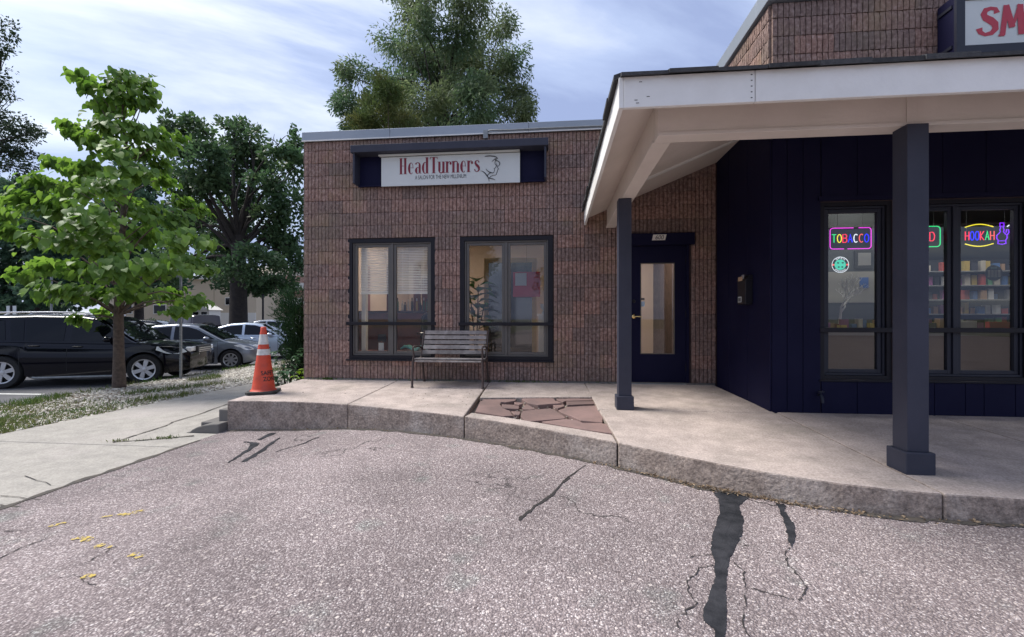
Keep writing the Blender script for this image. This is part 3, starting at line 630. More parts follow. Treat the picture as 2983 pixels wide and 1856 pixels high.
mb = MB(); mb.add([(GX0+.01, YW+.04, GZ0+.01), (GX1-.01, YW+.04, GZ0+.01), (GX1-.01, YW+.04, GZ1-.01), (GX0+.01, YW+.04, GZ1-.01)], [(0, 1, 2, 3)]); mb.shift(-db).build('pane', M['glass'], dr)
mb = MB(); mb.lathe([(0, -.022), (.012, -.022), (.03, -.012), (.034, 0)], 20, (1.165, YW+.02, 1.01), 'y'); mb.tube([(1.165, YW+.0, 1.01), (1.165, YW-.035, 1.01), (1.2, YW-.045, 1.012), (1.275, YW-.042, 1.002)], [.010, .011, .009, .007], 8); mb.shift(-db).build('handle', M['brass'], dr, smooth=40)
mb = MB(); mb.lathe([(0, -.016), (.02, -.016), (.028, 0)], 18, (1.165, YW+.02, 1.24), 'y'); mb.shift(-db).build('deadbolt', M['darkframe'], dr, smooth=40)
for z in (.25, 1.05, 1.85):
    mb = MB(); mb.tube([(1.924, YW+.012, z-.05), (1.924, YW+.012, z+.05)], .009, 8); mb.shift(-db).build('hinge', M['darkframe'], dr)
mb = MB(); mb.box(1.08, 1.92, YW-.03, YW+.1, -.02, .011); mb.shift(-db).build('threshold', M['steel'], dr)
# number plate 600
npl = thing('number_plate', None, None, Vector((1.514, YW-.086, 2.18)) - Vector(sal.location)); npl.parent = sal
mb = MB(); mb.prism([(-.105, -.042), (.085, -.042), (.105, .042), (-.085, .042)], 0, .006, axis='y'); mb.build('plate', mat('plate_grey', (.75, .72, .66), .6), npl)
tm = text_mesh('600', .06, .95); tm.v = [(x + z*.22, -.0085, z - .03) for x, y, z in tm.v]; tm.build('digits', M['signblack'], npl)
# door stickers
for (x, z, w_, h_, c) in ((1.30, 1.275, .052, .03, (.05, .06, .08)), (1.30, 1.20, .055, .075, (.42, .55, .68))):
    mb = MB(); mb.box(x-w_/2, x+w_/2, YW+.034, YW+.0375, z-h_/2, z+h_/2); mb.shift(-db).build('sticker', mat('sticker', c, .5), dr)

# salon interior
M['inwall'] = mat('interior_wall', (.50, .40, .33), .9, var=(.46, .37, .31), vscale=1); M['infloor'] = mat('interior_floor', (.22, .18, .15), .6, var=(.17, .14, .12), vscale=3)
M['mahog'] = mat('mahogany', (.20, .055, .04), .5, var=(.13, .036, .026), vscale=5, detail=8)
mb = MB(); mb.box(XL+.2, XR+.1, YW+.2, 11.3, -.06, -.004); mb.build('interior_floor', M['infloor'], sal, world=True)
mb = MB(); mb.box(XL+.2, XR+.1, 11.2, 11.3, 0, 3.0); mb.box(XL+.201, XL+.24, YW+.2, 11.2, 0, 3); mb.box(.58, .62, 8.8, 11.2, 0, 3); mb.build('interior_wall', M['inwall'], sal, world=True)
mb = MB(); mb.box(XL+.2, XR+.1, YW+.2, 11.3, 3.0, 3.05); mb.build('ceiling', M['offwhite'], sal, world=True)
lampm = emit('lit_tube', (1, .86, .7), 12.)
for x, y in ((-2.6, 8.9), (1.45, 9.3)):
    lf = thing('ceiling_lamp', 'lit fluorescent ceiling lamp inside the salon behind ' + ('the window with blinds' if x < 0 else 'the door'), 'ceiling lamp', (x, y, 2.93))
    mb = MB(); mb.box(-.3, .3, -.6, .6, .02, .069); mb.build('housing', M['offwhite'], lf)
    mb = MB(); mb.box(-.27, .27, -.57, .57, .0, .019); mb.build('diffuser', lampm, lf)
# ------------------------------------------------------------ salon: blinds and things seen through the glass
M['blind'] = mat('blind_slat', (.80, .78, .75), .6)
slat_me = MB().box(-.262, .262, -.012, .012, -.0008, .0008).mesh('slat', M['blind'])
for x, lab in ((-2.905, 'white slatted blind in the left half of the window by the cone'), (-2.295, 'white slatted blind in the right half of the window by the cone')):
    bl = thing('window_blind', lab, 'blind', (x, YW+.115, 1.38))
    for k in range(29): link(slat_me, 'slat', bl, (0, 0, .04 + k*.0265), (R(48), 0, 0))
    mb = MB(); mb.box(-.265, .265, -.014, .014, -.005, .026); mb.build('bottom_rail', M['blind'], bl)
    mb = MB(); mb.box(-.268, .268, -.016, .02, .815, .85); mb.build('head_rail', M['blind'], bl)
    mb = MB()
    for q in (-.17, .17): mb.box(q-.002, q+.002, -.002, .002, 0, .82)
    mb.build('cord', M['blind'], bl)
cab = thing('salon_cabinet', 'dark mahogany salon station with posts behind the blinds', 'cabinet', (-2.95, 8.0, 0))
mb = MB(); mb.box(-.82, .85, -.15, .2, 0, 1.08); mb.build('body', M['mahog'], cab, bevel=.01)
mb = MB(); mb.box(-.84, .88, -.2, .22, 1.085, 1.12); mb.build('top', mat('cabinet_top', (.06, .03, .025), .3), cab, bevel=.005)
for x in (-.66, -.18, .34, .5, .8):
    mb = MB(); mb.box(x-.055, x+.055, .08, .19, 1.121, 2.0 if x < .4 else 1.75); mb.build('post', M['mahog'], cab)
botcol = [(.5, .08, .07), (.62, .5, .12), (.02, .02, .02), (.6, .58, .55), (.05, .12, .06), (.05, .05, .05), (.4, .42, .45), (.55, .35, .1)]
botm = [mat('bottle_%d' % i, c, .3) for i, c in enumerate(botcol)]
for k in range(13):
    x = -2.98 + .07*k + random.uniform(-.012, .012); h = random.uniform(.12, .25); y = 7.92 + random.uniform(-.03, .05)
    bi = random.randrange(8); bn_ = ['red', 'yellow', 'black', 'cream', 'dark green', 'charcoal', 'silver', 'amber'][bi]; cn_ = 'black' if k % 2 else 'cream'
    b = thing('styling_bottle', bn_ + ' styling bottle with ' + cn_ + ' cap on the mahogany salon station', 'bottle', (x, y, 1.12), group=bn_ + ' styling bottles with ' + cn_ + ' caps')
    r_ = random.uniform(.016, .027); MB().lathe([(0, 0), (r_, 0), (r_, h*.68), (r_*.4, h*.78), (r_*.4, h*.8)], 10).build('body', botm[bi], b, smooth=40)
    MB().lathe([(r_*.5, h*.79), (r_*.5, h), (0, h)], 10).build('cap', botm[2] if k % 2 else botm[3], b, smooth=40)
ch = thing('salon_chair', 'black padded salon chair behind the left window', 'salon chair', (-2.02, 7.42, 0), R(25))
bm_ = mat('black_vinyl', (.018, .02, .028), .3, coat=.3)
MB().box(-.27, .27, -.27, .25, .48, .62).build('seat', bm_, ch, bevel=.05); MB().prism([(-.26, .62), (.26, .62), (.24, 1.02), (.15, 1.1), (-.15, 1.1), (-.24, 1.02)], -.32, -.2, axis='y').build('backrest', bm_, ch, bevel=.03)
for s_ in (-1, 1): MB().box(s_*.3-.035, s_*.3+.035, -.22, .2, .7, .75).build('armrest', bm_, ch, bevel=.015)
MB().lathe([(.3, 0), (.29, .04), (.06, .06), (.05, .48)], 20).build('pedestal', M['chrome'], ch, smooth=40)
tw = MB(); r_ = random.Random(3); tw.add([(x*.045, y*.05, .012 + r_.uniform(0, .03) + .03*math.sin(x)) for y in range(4) for x in range(11)], [(j*11+i, j*11+i+1, (j+1)*11+i+1, (j+1)*11+i) for j in range(3) for i in range(10)])
o = tw.build('towel', mat('teal_cloth', (.12, .38, .34), .9, var=(.16, .46, .42), vscale=12), None, smooth=60); o.location = (-2.53, YW+.22, .45); so = o.modifiers.new('s', 'SOLIDIFY'); so.thickness = .03; so.offset = 1
tag(o, 'crumpled teal towel on the window ledge behind the bench', 'towel')
led = MB(); led.box(-3.3, -1.9, YW+.2, YW+.42, .34, .449); led.build('ledge', M['mahog'], sal, world=True)
led = MB(); led.box(-1.49, -.06, YW+.2, YW+.42, .34, .40); led.build('ledge', M['offwhite'], sal, world=True)
o = MB().box(-.045, .045, -.003, .003, 0, .13).build('card', M['signwhite']); o.location = (-2.88, YW+.25, .449); tag(o, 'small white card standing on the window ledge', 'card')
mr = thing('hand_mirror', 'small dark framed hand mirror on the window ledge', 'mirror', (-2.90, YW+.33, .449))
MB().prism([(-.065, .14), (.065, .14), (.075, .2), (.065, .27), (-.065, .27), (-.075, .2)], -.01, .01, axis='y').build('glass', M['darkframe'], mr, bevel=.008); MB().tube([(0, 0, 0), (0, 0, .15)], .012, 8).build('handle', M['mahog'], mr)
o = MB().box(-3.2, -3.13, YW+.21, YW+.30, .449, 2.3).build('window_post', M['offwhite'], sal, world=True)
# second window: wooden mirror frame, big-leaf plant, pink poster, pedestal and urn
mf = thing('standing_mirror', 'tall mirror in a golden wooden frame behind the second window', 'mirror', (-.82, 7.9, 0), R(3)); gw = mat('golden_wood', (.50, .35, .16), .5, var=(.42, .28, .12), vscale=6)
for a, b, c, d in ((-.47, -.39, .1, 2.06), (.39, .47, .1, 2.06), (-.389, .389, 1.98, 2.06), (-.389, .389, .1, .18)): MB().box(a, b, -.03, .03, c, d).build('frame_rail', gw, mf)
MB().box(-.388, .388, -.005, .01, .181, 1.979).build('mirror_glass', mat('dim_mirror', (.13, .12, .11), .12, metal=.8), mf)
for x in (-.43, .43): MB().box(x-.03, x+.03, -.1, .25, 0, .1).build('foot', gw, mf)
pp = thing('wall_poster', 'pink poster hanging inside the salon', 'poster', (-.52, 7.78, 1.36)); MB().box(-.24, .24, 0, .006, 0, .44).build('sheet', mat('pink', (.45, .045, .09), .5), pp); MB().box(-.20, .0, -.003, -.001, .2, .42).build('picture', mat('pale_print', (.45, .5, .55), .5), pp)
MB().tube([(0, .003, .44), (0, .003, 1.64)], .002, 5).build('hanger', M['darkframe'], pp)
pd = thing('pedestal', 'white pedestal behind the second window', 'pedestal', (-.2, 7.5, 0)); MB().box(-.1, .1, -.1, .1, 0, 1.02).build('shaft', M['offwhite'], pd, bevel=.006); MB().box(-.12, .12, -.12, .12, 1.021, 1.06).build('top', M['offwhite'], pd)
ur = thing('white_urn', 'small white urn planter on the pedestal', 'urn', (-.2, 7.5, 1.06)); MB().lathe([(0, 0), (.05, 0), (.045, .02), (.02, .05), (.06, .09), (.075, .16), (.085, .165)], 20).build('bowl', M['signwhite'], ur, smooth=40)
M['houseleaf'] = leafmat('houseplant_leaf', (.02, .06, .018), (.04, .11, .03), .25, .35, .5)
def paddle(mb, base, tip, wd, droop=.1):
    base, tip = Vector(base), Vector(tip); d = tip-base; side = d.cross(Vector((0, 0, 1))); side = side.normalized() if side.length > 1e-4 else Vector((1, 0, 0)); up = side.cross(d).normalized()
    ws = [.1, .55, .95, 1, .8, .45, .02]; n = len(ws); b = len(mb.v)
    for i, w_ in enumerate(ws):
        t_ = i/(n-1); c = base + d*t_ - Vector((0, 0, droop*d.length*t_*t_*1.5))
        mb.v += [tuple(c + side*wd*.5*w_ + up*wd*.12*w_), tuple(c), tuple(c - side*wd*.5*w_ + up*wd*.12*w_)]
    for i in range(n-1):
        for k in (0, 1): mb.f.append((b+3*i+k, b+3*i+k+1, b+3*i+k+4, b+3*i+k+3)); mb.m.append(0)
pl = thing('potted_plant', 'tall big-leafed potted plant inside the second window', 'potted plant', (-1.36, 7.45, 0)); MB().lathe([(0, 0), (.13, 0), (.18, .3), (.15, .3), (.14, .27), (0, .27)], 20).build('pot', M['mahog'], pl, smooth=40)
mb = MB()
for k in range(5): a = k*1.3; mb.tube([(0, 0, .25), (.05*math.cos(a), .05*math.sin(a), .8), (.13*math.cos(a), .13*math.sin(a), 1.15+.1*k)], .01, 6)
mb.build('stem', M['bark'], pl)
for k in range(24):
    a = k*2.4; z = .8 + .035*k; mb = MB(); r0 = .05; ln = random.uniform(.36, .5)
    paddle(mb, (r0*math.cos(a), r0*math.sin(a), z), ((r0+ln*.8)*math.cos(a), (r0+ln*.8)*math.sin(a), z+ln*.45), .24, .35); mb.build('leaf', M['houseleaf'], pl, smooth=60)

# ------------------------------------------------------------ salon sign
sg = thing('salon_sign', 'hooded dark sign box with white panel reading HeadTurners', 'shop sign', (-1.64, YW-.03, 3.07))
sb_ = Vector(sg.location)
def fin(mb, name, m, **k): mb.shift(-sb_); return mb.build(name, m, sg, **k)
X0, X1, ZB = -3.135, -.147, 3.072; YF = 6.575
fin(MB().box(X0, X0+.03, YF, YW-.03, ZB, 3.54), 'side_panel', M['post'], bevel=.004)
fin(MB().box(X1-.03, X1, YF, YW-.03, ZB, 3.54), 'side_panel', M['post'], bevel=.004)
fin(MB().box(X0+.03, X1-.03, YW-.055, YW-.03, ZB, 3.54), 'back_panel', M['navy'])
fin(MB().box(X0+.03, X1-.03, YF+.145, YW-.056, ZB-.012, ZB+.008), 'bottom_rail', M['navy'])
fin(MB().box(X0-.03, X1+.03, YF-.025, YW-.03, 3.541, 3.655), 'hood', M['post'], bevel=.006)
fin(MB().box(-2.76, -.55, 6.66, 6.72, 3.512, 3.535), 'lamp_strip', M['signwhite'], bevel=.003)
PX0, PX1, PZ0, PZ1 = -2.727, -.549, 3.048, 3.50
fin(MB().box(PX0, PX1, 6.70, 6.712, PZ0, PZ1), 'panel', M['signwhite'])
CAP = .250; ZBL = PZ0 + .180; KX = (PX1-PX0)/1579.
def gx(X): return PX0 + (X-438)*KX
yt = 6.6975; YTC = [0]
def ynext(): YTC[0] += 1; return yt - YTC[0]*.00008
def stroke(mb, pts, w): mb.ribbon([(gx(x), ZBL + z*CAP) for x, z in pts], [q*KX for q in w] if hasattr(w, '__len__') else w*KX, ynext())
def stem(mb, x, z0, z1, w=25): y_ = ynext(); mb.add([(gx(x-w/2), y_, ZBL+z0*CAP), (gx(x+w/2), y_, ZBL+z0*CAP), (gx(x+w/2), y_, ZBL+z1*CAP), (gx(x-w/2), y_, ZBL+z1*CAP)], [(0, 1, 2, 3)])
def serif(mb, x, z, w=42, h=.022): stem(mb, x, z-h/2, z+h/2, w)
def bowl(mb, cx, cz, rx, rz, a0, a1, thick=26, thin=6, side=None, n=28):
    pts, ws = [], []
    for k in range(n+1):
        a = R(a0 + (a1-a0)*k/n); pts.append((cx + rx*math.cos(a), cz + rz*math.sin(a))); c = math.cos(a)
        ws.append(thin + (thick-thin)*max(0, abs(c) if side is None else c*side)**1.5)
    stroke(mb, pts, ws)
mb = MB(); XH = .70
for x in (668, 718): stem(mb, x, 0, 1); serif(mb, x, .011); serif(mb, x, .989)
stem(mb, 693, .50, .525, 30)
def glyph_e(x): bowl(mb, x, .345, 23, .345, 0, 312, 26, 6, -1); stem(mb, x+6, .37, .392, 44)
glyph_e(786)
stem(mb, 885, .05, .55, 24); bowl(mb, 862, .52, 24, .17, 0, 160, 20, 6); bowl(mb, 862, .2, 18, .19, 60, 300, 26, 6, -1); serif(mb, 893, .015, 26)
stem(mb, 970, 0, 1, 26); serif(mb, 962, .989, 26); serif(mb, 978, .011, 24); bowl(mb, 948, .345, 24, .345, 40, 320, 26, 6, -1)
stem(mb, 1047, 0, 1, 27); serif(mb, 1047, .011, 46); stem(mb, 1047, .965, 1.0, 86)
for s_ in (-1, 1): stem(mb, 1047+s_*40, .86, .97, 7)
stem(mb, 1112, .12, XH, 25); bowl(mb, 1132, .16, 22, .16, 180, 350, 16, 10); stem(mb, 1158, 0, XH, 25); serif(mb, 1104, .69, 30); serif(mb, 1150, .69, 26); serif(mb, 1168, .011, 24)
def glyph_r(x): stem(mb, x, 0, XH, 25); serif(mb, x, .011); serif(mb, x-8, .69, 30); bowl(mb, x+28, .5, 20, .18, 20, 160, 10, 7); bowl(mb, x+40, .57, 6, .05, 0, 360, 12, 12)
glyph_r(1200)
stem(mb, 1272, 0, XH, 25); serif(mb, 1272, .011); serif(mb, 1264, .69, 30); bowl(mb, 1298, .5, 24, .19, 10, 170, 12, 8); stem(mb, 1322, 0, .56, 25); serif(mb, 1322, .011)
glyph_e(1386); glyph_r(1443)
stroke(mb, [(1562, .56), (1556, .66), (1540, .695), (1524, .64), (1520, .55), (1530, .44), (1546, .35), (1560, .25), (1562, .13), (1550, .03), (1535, .0), (1518, .06), (1512, .16)], [12, 8, 7, 14, 20, 26, 28, 26, 20, 12, 7, 9, 14])
fin(mb, 'lettering', M['signred'])
tm = text_mesh('A SALON FOR THE NEW MILLENIUM', .062, .55); tm.v = [(x + gx(1125), yt, z + PZ0 + .092) for x, y, z in tm.v]; fin(tm, 'tagline', M['signblack'])
mb = MB()
def fz(X, Y):
    b_ = 572 - (X-437)*47/1580; t_ = 215 - (X-440)*53/1577; return (gx(X), PZ0 + (b_-Y)/(b_-t_)*(PZ1-PZ0))
def fst(pts, w): mb.ribbon([fz(*p) for p in pts], [q*KX for q in w] if hasattr(w, '__len__') else w*KX, ynext())
fst([(1625,212),(1640,206),(1680,203),(1725,207),(1755,218),(1773,234)], [4,9,11,11,9,5]); fst([(1773,232),(1745,240),(1722,255),(1706,275)], [6,9,7,4]); fst([(1735,240),(1752,262),(1772,262)], 6)
fst([(1757,244),(1744,270),(1739,293),(1750,315),(1757,322),(1748,345)], 7); fst([(1760,262),(1783,272),(1795,295),(1788,318),(1772,332),(1762,318),(1757,295)], [8,9,10,8,5,5,5])
fst([(1764,330),(1772,350),(1782,366),(1768,374),(1772,385),(1764,392),(1766,402),(1756,412),(1757,428),(1746,438)], 6); fst([(1746,438),(1715,440),(1692,455),(1674,478)], [5,6,7,7])
fst([(1640,362),(1655,385),(1680,402),(1712,412),(1728,405),(1736,378),(1732,352)], [5,8,10,9,6,5,5]); fst([(1728,362),(1742,352),(1750,338)], 5)
fst([(1580,385),(1605,392),(1630,415),(1652,445),(1670,475),(1676,518)], [3,7,11,12,10,3]); fst([(1654,445),(1668,425),(1690,410)], 8); fst([(1670,472),(1705,482),(1730,488),(1746,500)], [9,9,7,3])
fin(mb, 'face_drawing', M['signblack'])

# ------------------------------------------------------------ smoke shop
XS, YS = 2.36, 5.16
sm = thing('smoke_shop_building', 'taller ribbed block shop with dark navy lower front and canopy', 'building', (XS, YS, 0))
W1 = (2.88, 3.616, .315, 2.255); W2 = (3.68, 4.97, .315, 2.255)
mb = MB(); holed_wall(mb, XS+.02, 9, -.4, 4.47, [W1, W2], lambda m_, a, b, c, d, i: m_.box(a, b, YS+.012, YS+.2, c, d, i)); mb.box(XS+.016, XS+.2, YS+.2, 14, -.4, 4.47); mb.build('wall_core', M['core'], sm, world=True)
# navy boards
def boards(xs, z0, z1):
    for a, b in zip(xs[:-1], xs[1:]): MB().box(a+.003, b-.003, YS-.006, YS+.0115, z0, z1).build('board', M['navy'], sm, bevel=.002, world=True)
boards([XS+.012, 2.53, 2.695, 2.878], -.12, 3.52); boards([2.884, 3.25, 3.614], -.12, .29); boards([3.617, 3.678], -.12, 3.52); boards([3.684, 4.02, 4.32, 4.5, 4.80, 4.966], -.12, .29); boards([2.882, 3.25, 3.614], 2.262, 3.52); boards([3.684, 4.1, 4.52, 4.966], 2.262, 3.52); boards([4.972, 5.4, 6.2, 7, 8, 9], -.12, 3.52)
MB().box(2.85, 3.66, YS-.03, YS-.007, 2.265, 2.31).build('head_trim', M['navy'], sm, world=True); MB().box(3.661, 5.02, YS-.03, YS-.007, 2.265, 2.31).build('head_trim', M['navy'], sm, world=True)
for a, b in ((YS+.002, 5.75), (5.756, 6.35), (6.356, 6.792)): MB().box(XS-.006, XS+.0115, a, b, -.12, 3.52).build('board', M['navy'], sm, bevel=.002, world=True)
w1 = window(sm, *W1, .855, YS+.035, M['darkframe'], M['navytrim'], M['glass2'], None, .05)
w2 = window(sm, *W2, .855, YS+.035, M['darkframe'], M['navytrim'], M['glass2'], 4.268, .05)
ZU = CZ0 + 16*CH
blocks(sm, (XS+.012, YS+.012, 0), (1, 0), 5.2, ZU + 2*CH, 4.46, [])
blocks(sm, (XS+.012, 12.5, 0), (0, -1), 12.5 - YS - .012, ZU + 2*CH, 4.46, [])
MB().box(XS-.05, 9, YS-.05, YS+.24, 4.47, 4.66).build('coping', M['coping'], sm, bevel=.006, world=True)
for a, b in ((YS+.241, 7.2), (7.204, 9.6), (9.604, 13)): MB().box(XS-.05, XS+.24, a, b, 4.47, 4.66).build('coping', M['coping'], sm, bevel=.006, world=True)
MB().box(XS+.21, 9, YS+.21, 14, 4.1, 4.2).build('roof', M['shingle'], sm, world=True)
# hose tap
mb = MB(); mb.tube([(2.85, YS-.007, .15), (2.85, YS-.06, .15), (2.85, YS-.085, .12), (2.85, YS-.09, .07)], [.014, .014, .016, .013], 8); mb.lathe([(0, .012), (.03, .012), (.03, 0), (0, 0)], 12, (2.85, YS-.065, .185)); mb.tube([(2.85, YS-.06, .15), (2.85, YS-.06, .19)], .006, 6); mb.build('hose_tap', M['navytrim'], sm, smooth=40, world=True)
# interior
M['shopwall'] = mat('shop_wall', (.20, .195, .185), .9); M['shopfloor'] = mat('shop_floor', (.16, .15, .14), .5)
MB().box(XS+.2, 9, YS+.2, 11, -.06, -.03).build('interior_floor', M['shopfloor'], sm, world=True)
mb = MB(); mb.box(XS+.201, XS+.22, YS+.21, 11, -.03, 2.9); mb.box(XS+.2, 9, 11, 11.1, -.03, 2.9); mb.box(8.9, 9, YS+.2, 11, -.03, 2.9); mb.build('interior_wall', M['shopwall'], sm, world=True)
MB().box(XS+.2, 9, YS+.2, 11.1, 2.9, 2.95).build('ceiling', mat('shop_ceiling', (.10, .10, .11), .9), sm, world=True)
M['shoplight'] = emit('shop_light', (1, .97, .9), 7.)
for k, (x, y) in enumerate(((3.6, 6.2), (4.4, 6.75), (5.3, 6.4), (6.4, 6.5), (7.6, 6.6))):
    lf = thing('ceiling_lamp', 'lit white square lamp on the dark shop ceiling', 'ceiling lamp', (x, y, 2.86), group='ceiling lamps inside the smoke shop'); MB().box(-.3, .3, -.3, .3, .015, .039).build('frame', M['steel'], lf); MB().box(-.27, .27, -.27, .27, 0, .014).build('diffuser', M['shoplight'], lf)
pcol = [(.5, .1, .08), (.55, .5, .42), (.1, .2, .42), (.55, .4, .1), (.12, .3, .15), (.6, .6, .6), (.05, .05, .06), (.35, .12, .3), (.45, .28, .16)]
pm = [mat('pack_%d' % i, c, .45) for i, c in enumerate(pcol)]
M['shelf'] = mat('shelf_metal', (.35, .35, .34), .5)
pack = [MB().box(-.04, .04, -.03, .03, 0, .12).mesh('pack', m_) for m_ in pm]
PN = ['red', 'beige', 'blue', 'amber', 'green', 'pale grey', 'black', 'purple', 'tan']
def put_pack(loc, rz, sc, where):
    i = random.randrange(len(pack)); tag(link(pack[i], 'product_pack', None, loc, (0, 0, rz), sc), 'small ' + PN[i] + ' product pack on the ' + where, 'pack', PN[i] + ' packs on the ' + where)
def shelf(x, y, rz, n, lev, lab, glab, z0=.45, dz=.205):
    s_ = thing('display_shelf', lab, 'shelf', (x, y, -.03), rz); p_ = .098
    for k in range(lev): MB().box(-n*p_/2, n*p_/2, -.14, .14, z0+k*dz, z0+.015+k*dz).build('shelf_board', M['shelf'], s_)
    for q in (-1, 1): MB().box(q*n*p_/2-.012+q*.013, q*n*p_/2+.012+q*.013, -.14, .14, 0, z0+lev*dz).build('upright', M['shelf'], s_)
    MB().box(-n*p_/2, n*p_/2, .145, .16, 0, z0+lev*dz).build('back_panel', M['blacktrim'], s_)
    for k in range(lev):
        for i in range(n):
            if random.random() < .12: continue
            p = Matrix.Rotation(rz, 4, 'Z') @ Vector(((i+.5)*p_-n*p_/2, random.uniform(-.09, -.02), z0+.015+k*dz)) + Vector((x, y, -.03))
            put_pack(p, rz + random.uniform(-.15, .15), (random.uniform(.6, 1.05), 1, random.uniform(.6, 1.35)), glab)
shelf(5.95, 7.1, 0, 18, 7, 'tall metal display shelf of packs behind the hookah sign', 'shelf behind the hookah sign')
ct = thing('shop_counter', 'low counter inside the shop window with pale front', 'counter', (4.0, 6.1, -.03)); MB().box(-.95, 1.6, -.2, .2, 0, .8).build('body', mat('counter', (.26, .2, .16), .6), ct); MB().box(-1, 1.65, -.25, .25, .801, .84).build('top', M['shelf'], ct)
for k in range(22):
    put_pack((3.42 + k*.075, 6.0 + random.uniform(-.06, .06), .81), random.uniform(-.4, .4), (random.uniform(.7, 1.2), 1, random.uniform(.7, 1.5)), 'shop counter')
bt = thing('bare_branch_tree', 'pale bare ornamental branch tree standing on the shop counter', 'ornament', (3.66, 6.15, .81))
mb = MB(); rr = random.Random(5)
def twig(p, d, l, r0, dep):
    e_ = p + d*l; mb.tube([p, p + d*l*.5 + Vector((rr.uniform(-.02, .02), rr.uniform(-.02, .02), 0)), e_], [r0, r0*.8, r0*.6], 5)
    if dep:
        for k in range(3): twig(e_ if k else p+d*l*.7, (d + Vector((rr.uniform(-1, 1), rr.uniform(-.5, .5), rr.uniform(-.1, .5)))).normalized(), l*.72, r0*.62, dep-1)
twig(Vector((0, 0, .08)), Vector((.1, 0, 1)), .24, .02, 4); mb.build('branches', mat('pale_branch', (.62, .60, .56), .7), bt, smooth=40); MB().lathe([(0, 0), (.07, 0), (.09, .1), (0, .1)], 16).build('pot', M['mahog'], bt, smooth=40)
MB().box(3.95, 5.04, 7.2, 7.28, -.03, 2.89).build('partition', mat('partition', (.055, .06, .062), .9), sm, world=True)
MB().box(3.97, 4.93, 7.185, 7.199, 1.22, 1.69).build('notice_board', mat('board_tan', (.26, .245, .21), .8), sm, world=True)
ob = thing('framed_picture', 'dark framed picture hanging above the tan board in the shop', 'picture', (4.62, 7.199, 1.74)); MB().box(-.13, .13, -.03, 0, 0, .27).build('frame', M['blacktrim'], ob); MB().box(-.09, .09, -.034, -.031, .04, .23).build('print', M['shopwall'], ob)
o = MB().box(-.06, .06, -.012, 0, -.08, .08).build('blue_notice', mat('notice_blue', (.03, .10, .32), .6)); o.location = (4.62, 7.184, 1.52); tag(o, 'small blue notice pinned on the tan board', 'notice')
for x, y, z, w_, h_, c, lab in ((4.95, 5.9, .84, .2, .14, (.6, .6, .6), 'white leaflet card on the shop counter by the hookah sign'), (5.4, 5.95, .84, .34, .13, (.35, .03, .04), 'red box on the shop counter under the hookah sign')):
    o = MB().box(-w_/2, w_/2, -.03, .03, 0, h_).build('counter_card', mat('cc', c, .4), None, bevel=.004); o.location = (x, y, z-.03); tag(o, lab, 'card')
rd = thing('window_decal', 'round dark decal with pale bottles on the shop glass', 'decal', (4.69, YS+.105, 1.47)); MB().lathe([(0, -.002), (.085, -.002), (.085, .0)], 28, (0, 0, 0), 'y').build('disc', mat('decal_dark', (.02, .024, .02), .5), rd)
mb = MB()
for k in range(4): mb.box(-.06+k*.032, -.034+k*.032, -.0045, -.0025, -.045, .03)
mb.build('bottles', mat('decal_tan', (.32, .29, .2), .5), rd); MB().box(-.03, .03, -.0045, -.0025, .042, .064).build('crest', mat('decal_green', (.10, .16, .11), .5), rd)
# neon
def neon(name, label, x, z, y, w_, h_): return thing(name, label, 'neon sign', (x, y, z))
NC = {k: emit('neon_' + k, c, s_) for k, c, s_ in (('pink', (.95, .05, .85), .95), ('green', (.02, .75, .22), .8), ('yellow', (1., .85, .03), .85), ('red', (1., .03, .08), .9), ('blue', (.01, .015, 1.), 1.0), ('white', (.9, .95, 1.), .8), ('salmon', (1., .12, .10), .8), ('purple', (.22, .01, .95), .9), ('teal', (.06, .62, .42), .7))}
M['acrylic'] = mat('black_acrylic', (.006, .006, .012), .35)
def arc(cx, cz, rx, rz, a0, a1, n=14): return [(cx + rx*math.cos(R(a0+(a1-a0)*k/n)), cz + rz*math.sin(R(a0+(a1-a0)*k/n))) for k in range(n+1)]
GL = {'T': [[(0, 1), (1, 1)], [(.5, 1), (.5, 0)]], 'O': [arc(.5, .5, .5, .5, 0, 360, 20)], 'B': [[(0, 0), (0, 1), (.6, 1)] + arc(.6, .77, .35, .23, 80, -90, 6) + [(.1, .53)], arc(.6, .27, .4, .26, 90, -90, 8) + [(0, 0)]],
      'A': [[(0, 0), (.5, 1), (1, 0)], [(.2, .35), (.8, .35)]], 'C': [arc(.55, .5, .5, .5, 50, 310, 16)], 'H': [[(0, 0), (0, 1)], [(1, 0), (1, 1)], [(0, .5), (1, .5)]], 'K': [[(0, 0), (0, 1)], [(.95, 1), (.08, .48), (1, 0)]], 'D': [[(0, 0), (0, 1), (.45, 1)] + arc(.45, .5, .5, .5, 85, -85, 10) + [(.45, 0), (0, 0)]],
      'E': [[(1, 1), (0, 1), (0, 0), (1, 0)], [(0, .5), (.8, .5)]], 'P': [[(0, 0), (0, 1), (.6, 1)] + arc(.6, .75, .38, .25, 80, -90, 6) + [(0, .5)]], 'N': [[(0, 0), (0, 1), (1, 0), (1, 1)]]}
def neon_letter(par, ch, x, z, w_, h_, c, r_=.0047):
    mb = MB()
    for s_ in GL[ch]: mb.tube([(x + a*w_, 0, z + b*h_) for a, b in s_], r_, 6)
    mb.build('letter', NC[c], par, smooth=60)
NY = YS + .165
def rrect(x0, x1, z0, z1, r_): return arc(x1-r_, z1-r_, r_, r_, 0, 90, 5) + arc(x0+r_, z1-r_, r_, r_, 90, 180, 5) + arc(x0+r_, z0+r_, r_, r_, 180, 270, 5) + arc(x1-r_, z0+r_, r_, r_, 270, 360, 5)
tb = thing('neon_sign', 'neon sign reading TOBACCO in rainbow letters with pink border', 'neon sign', (3.287, NY, 1.88))
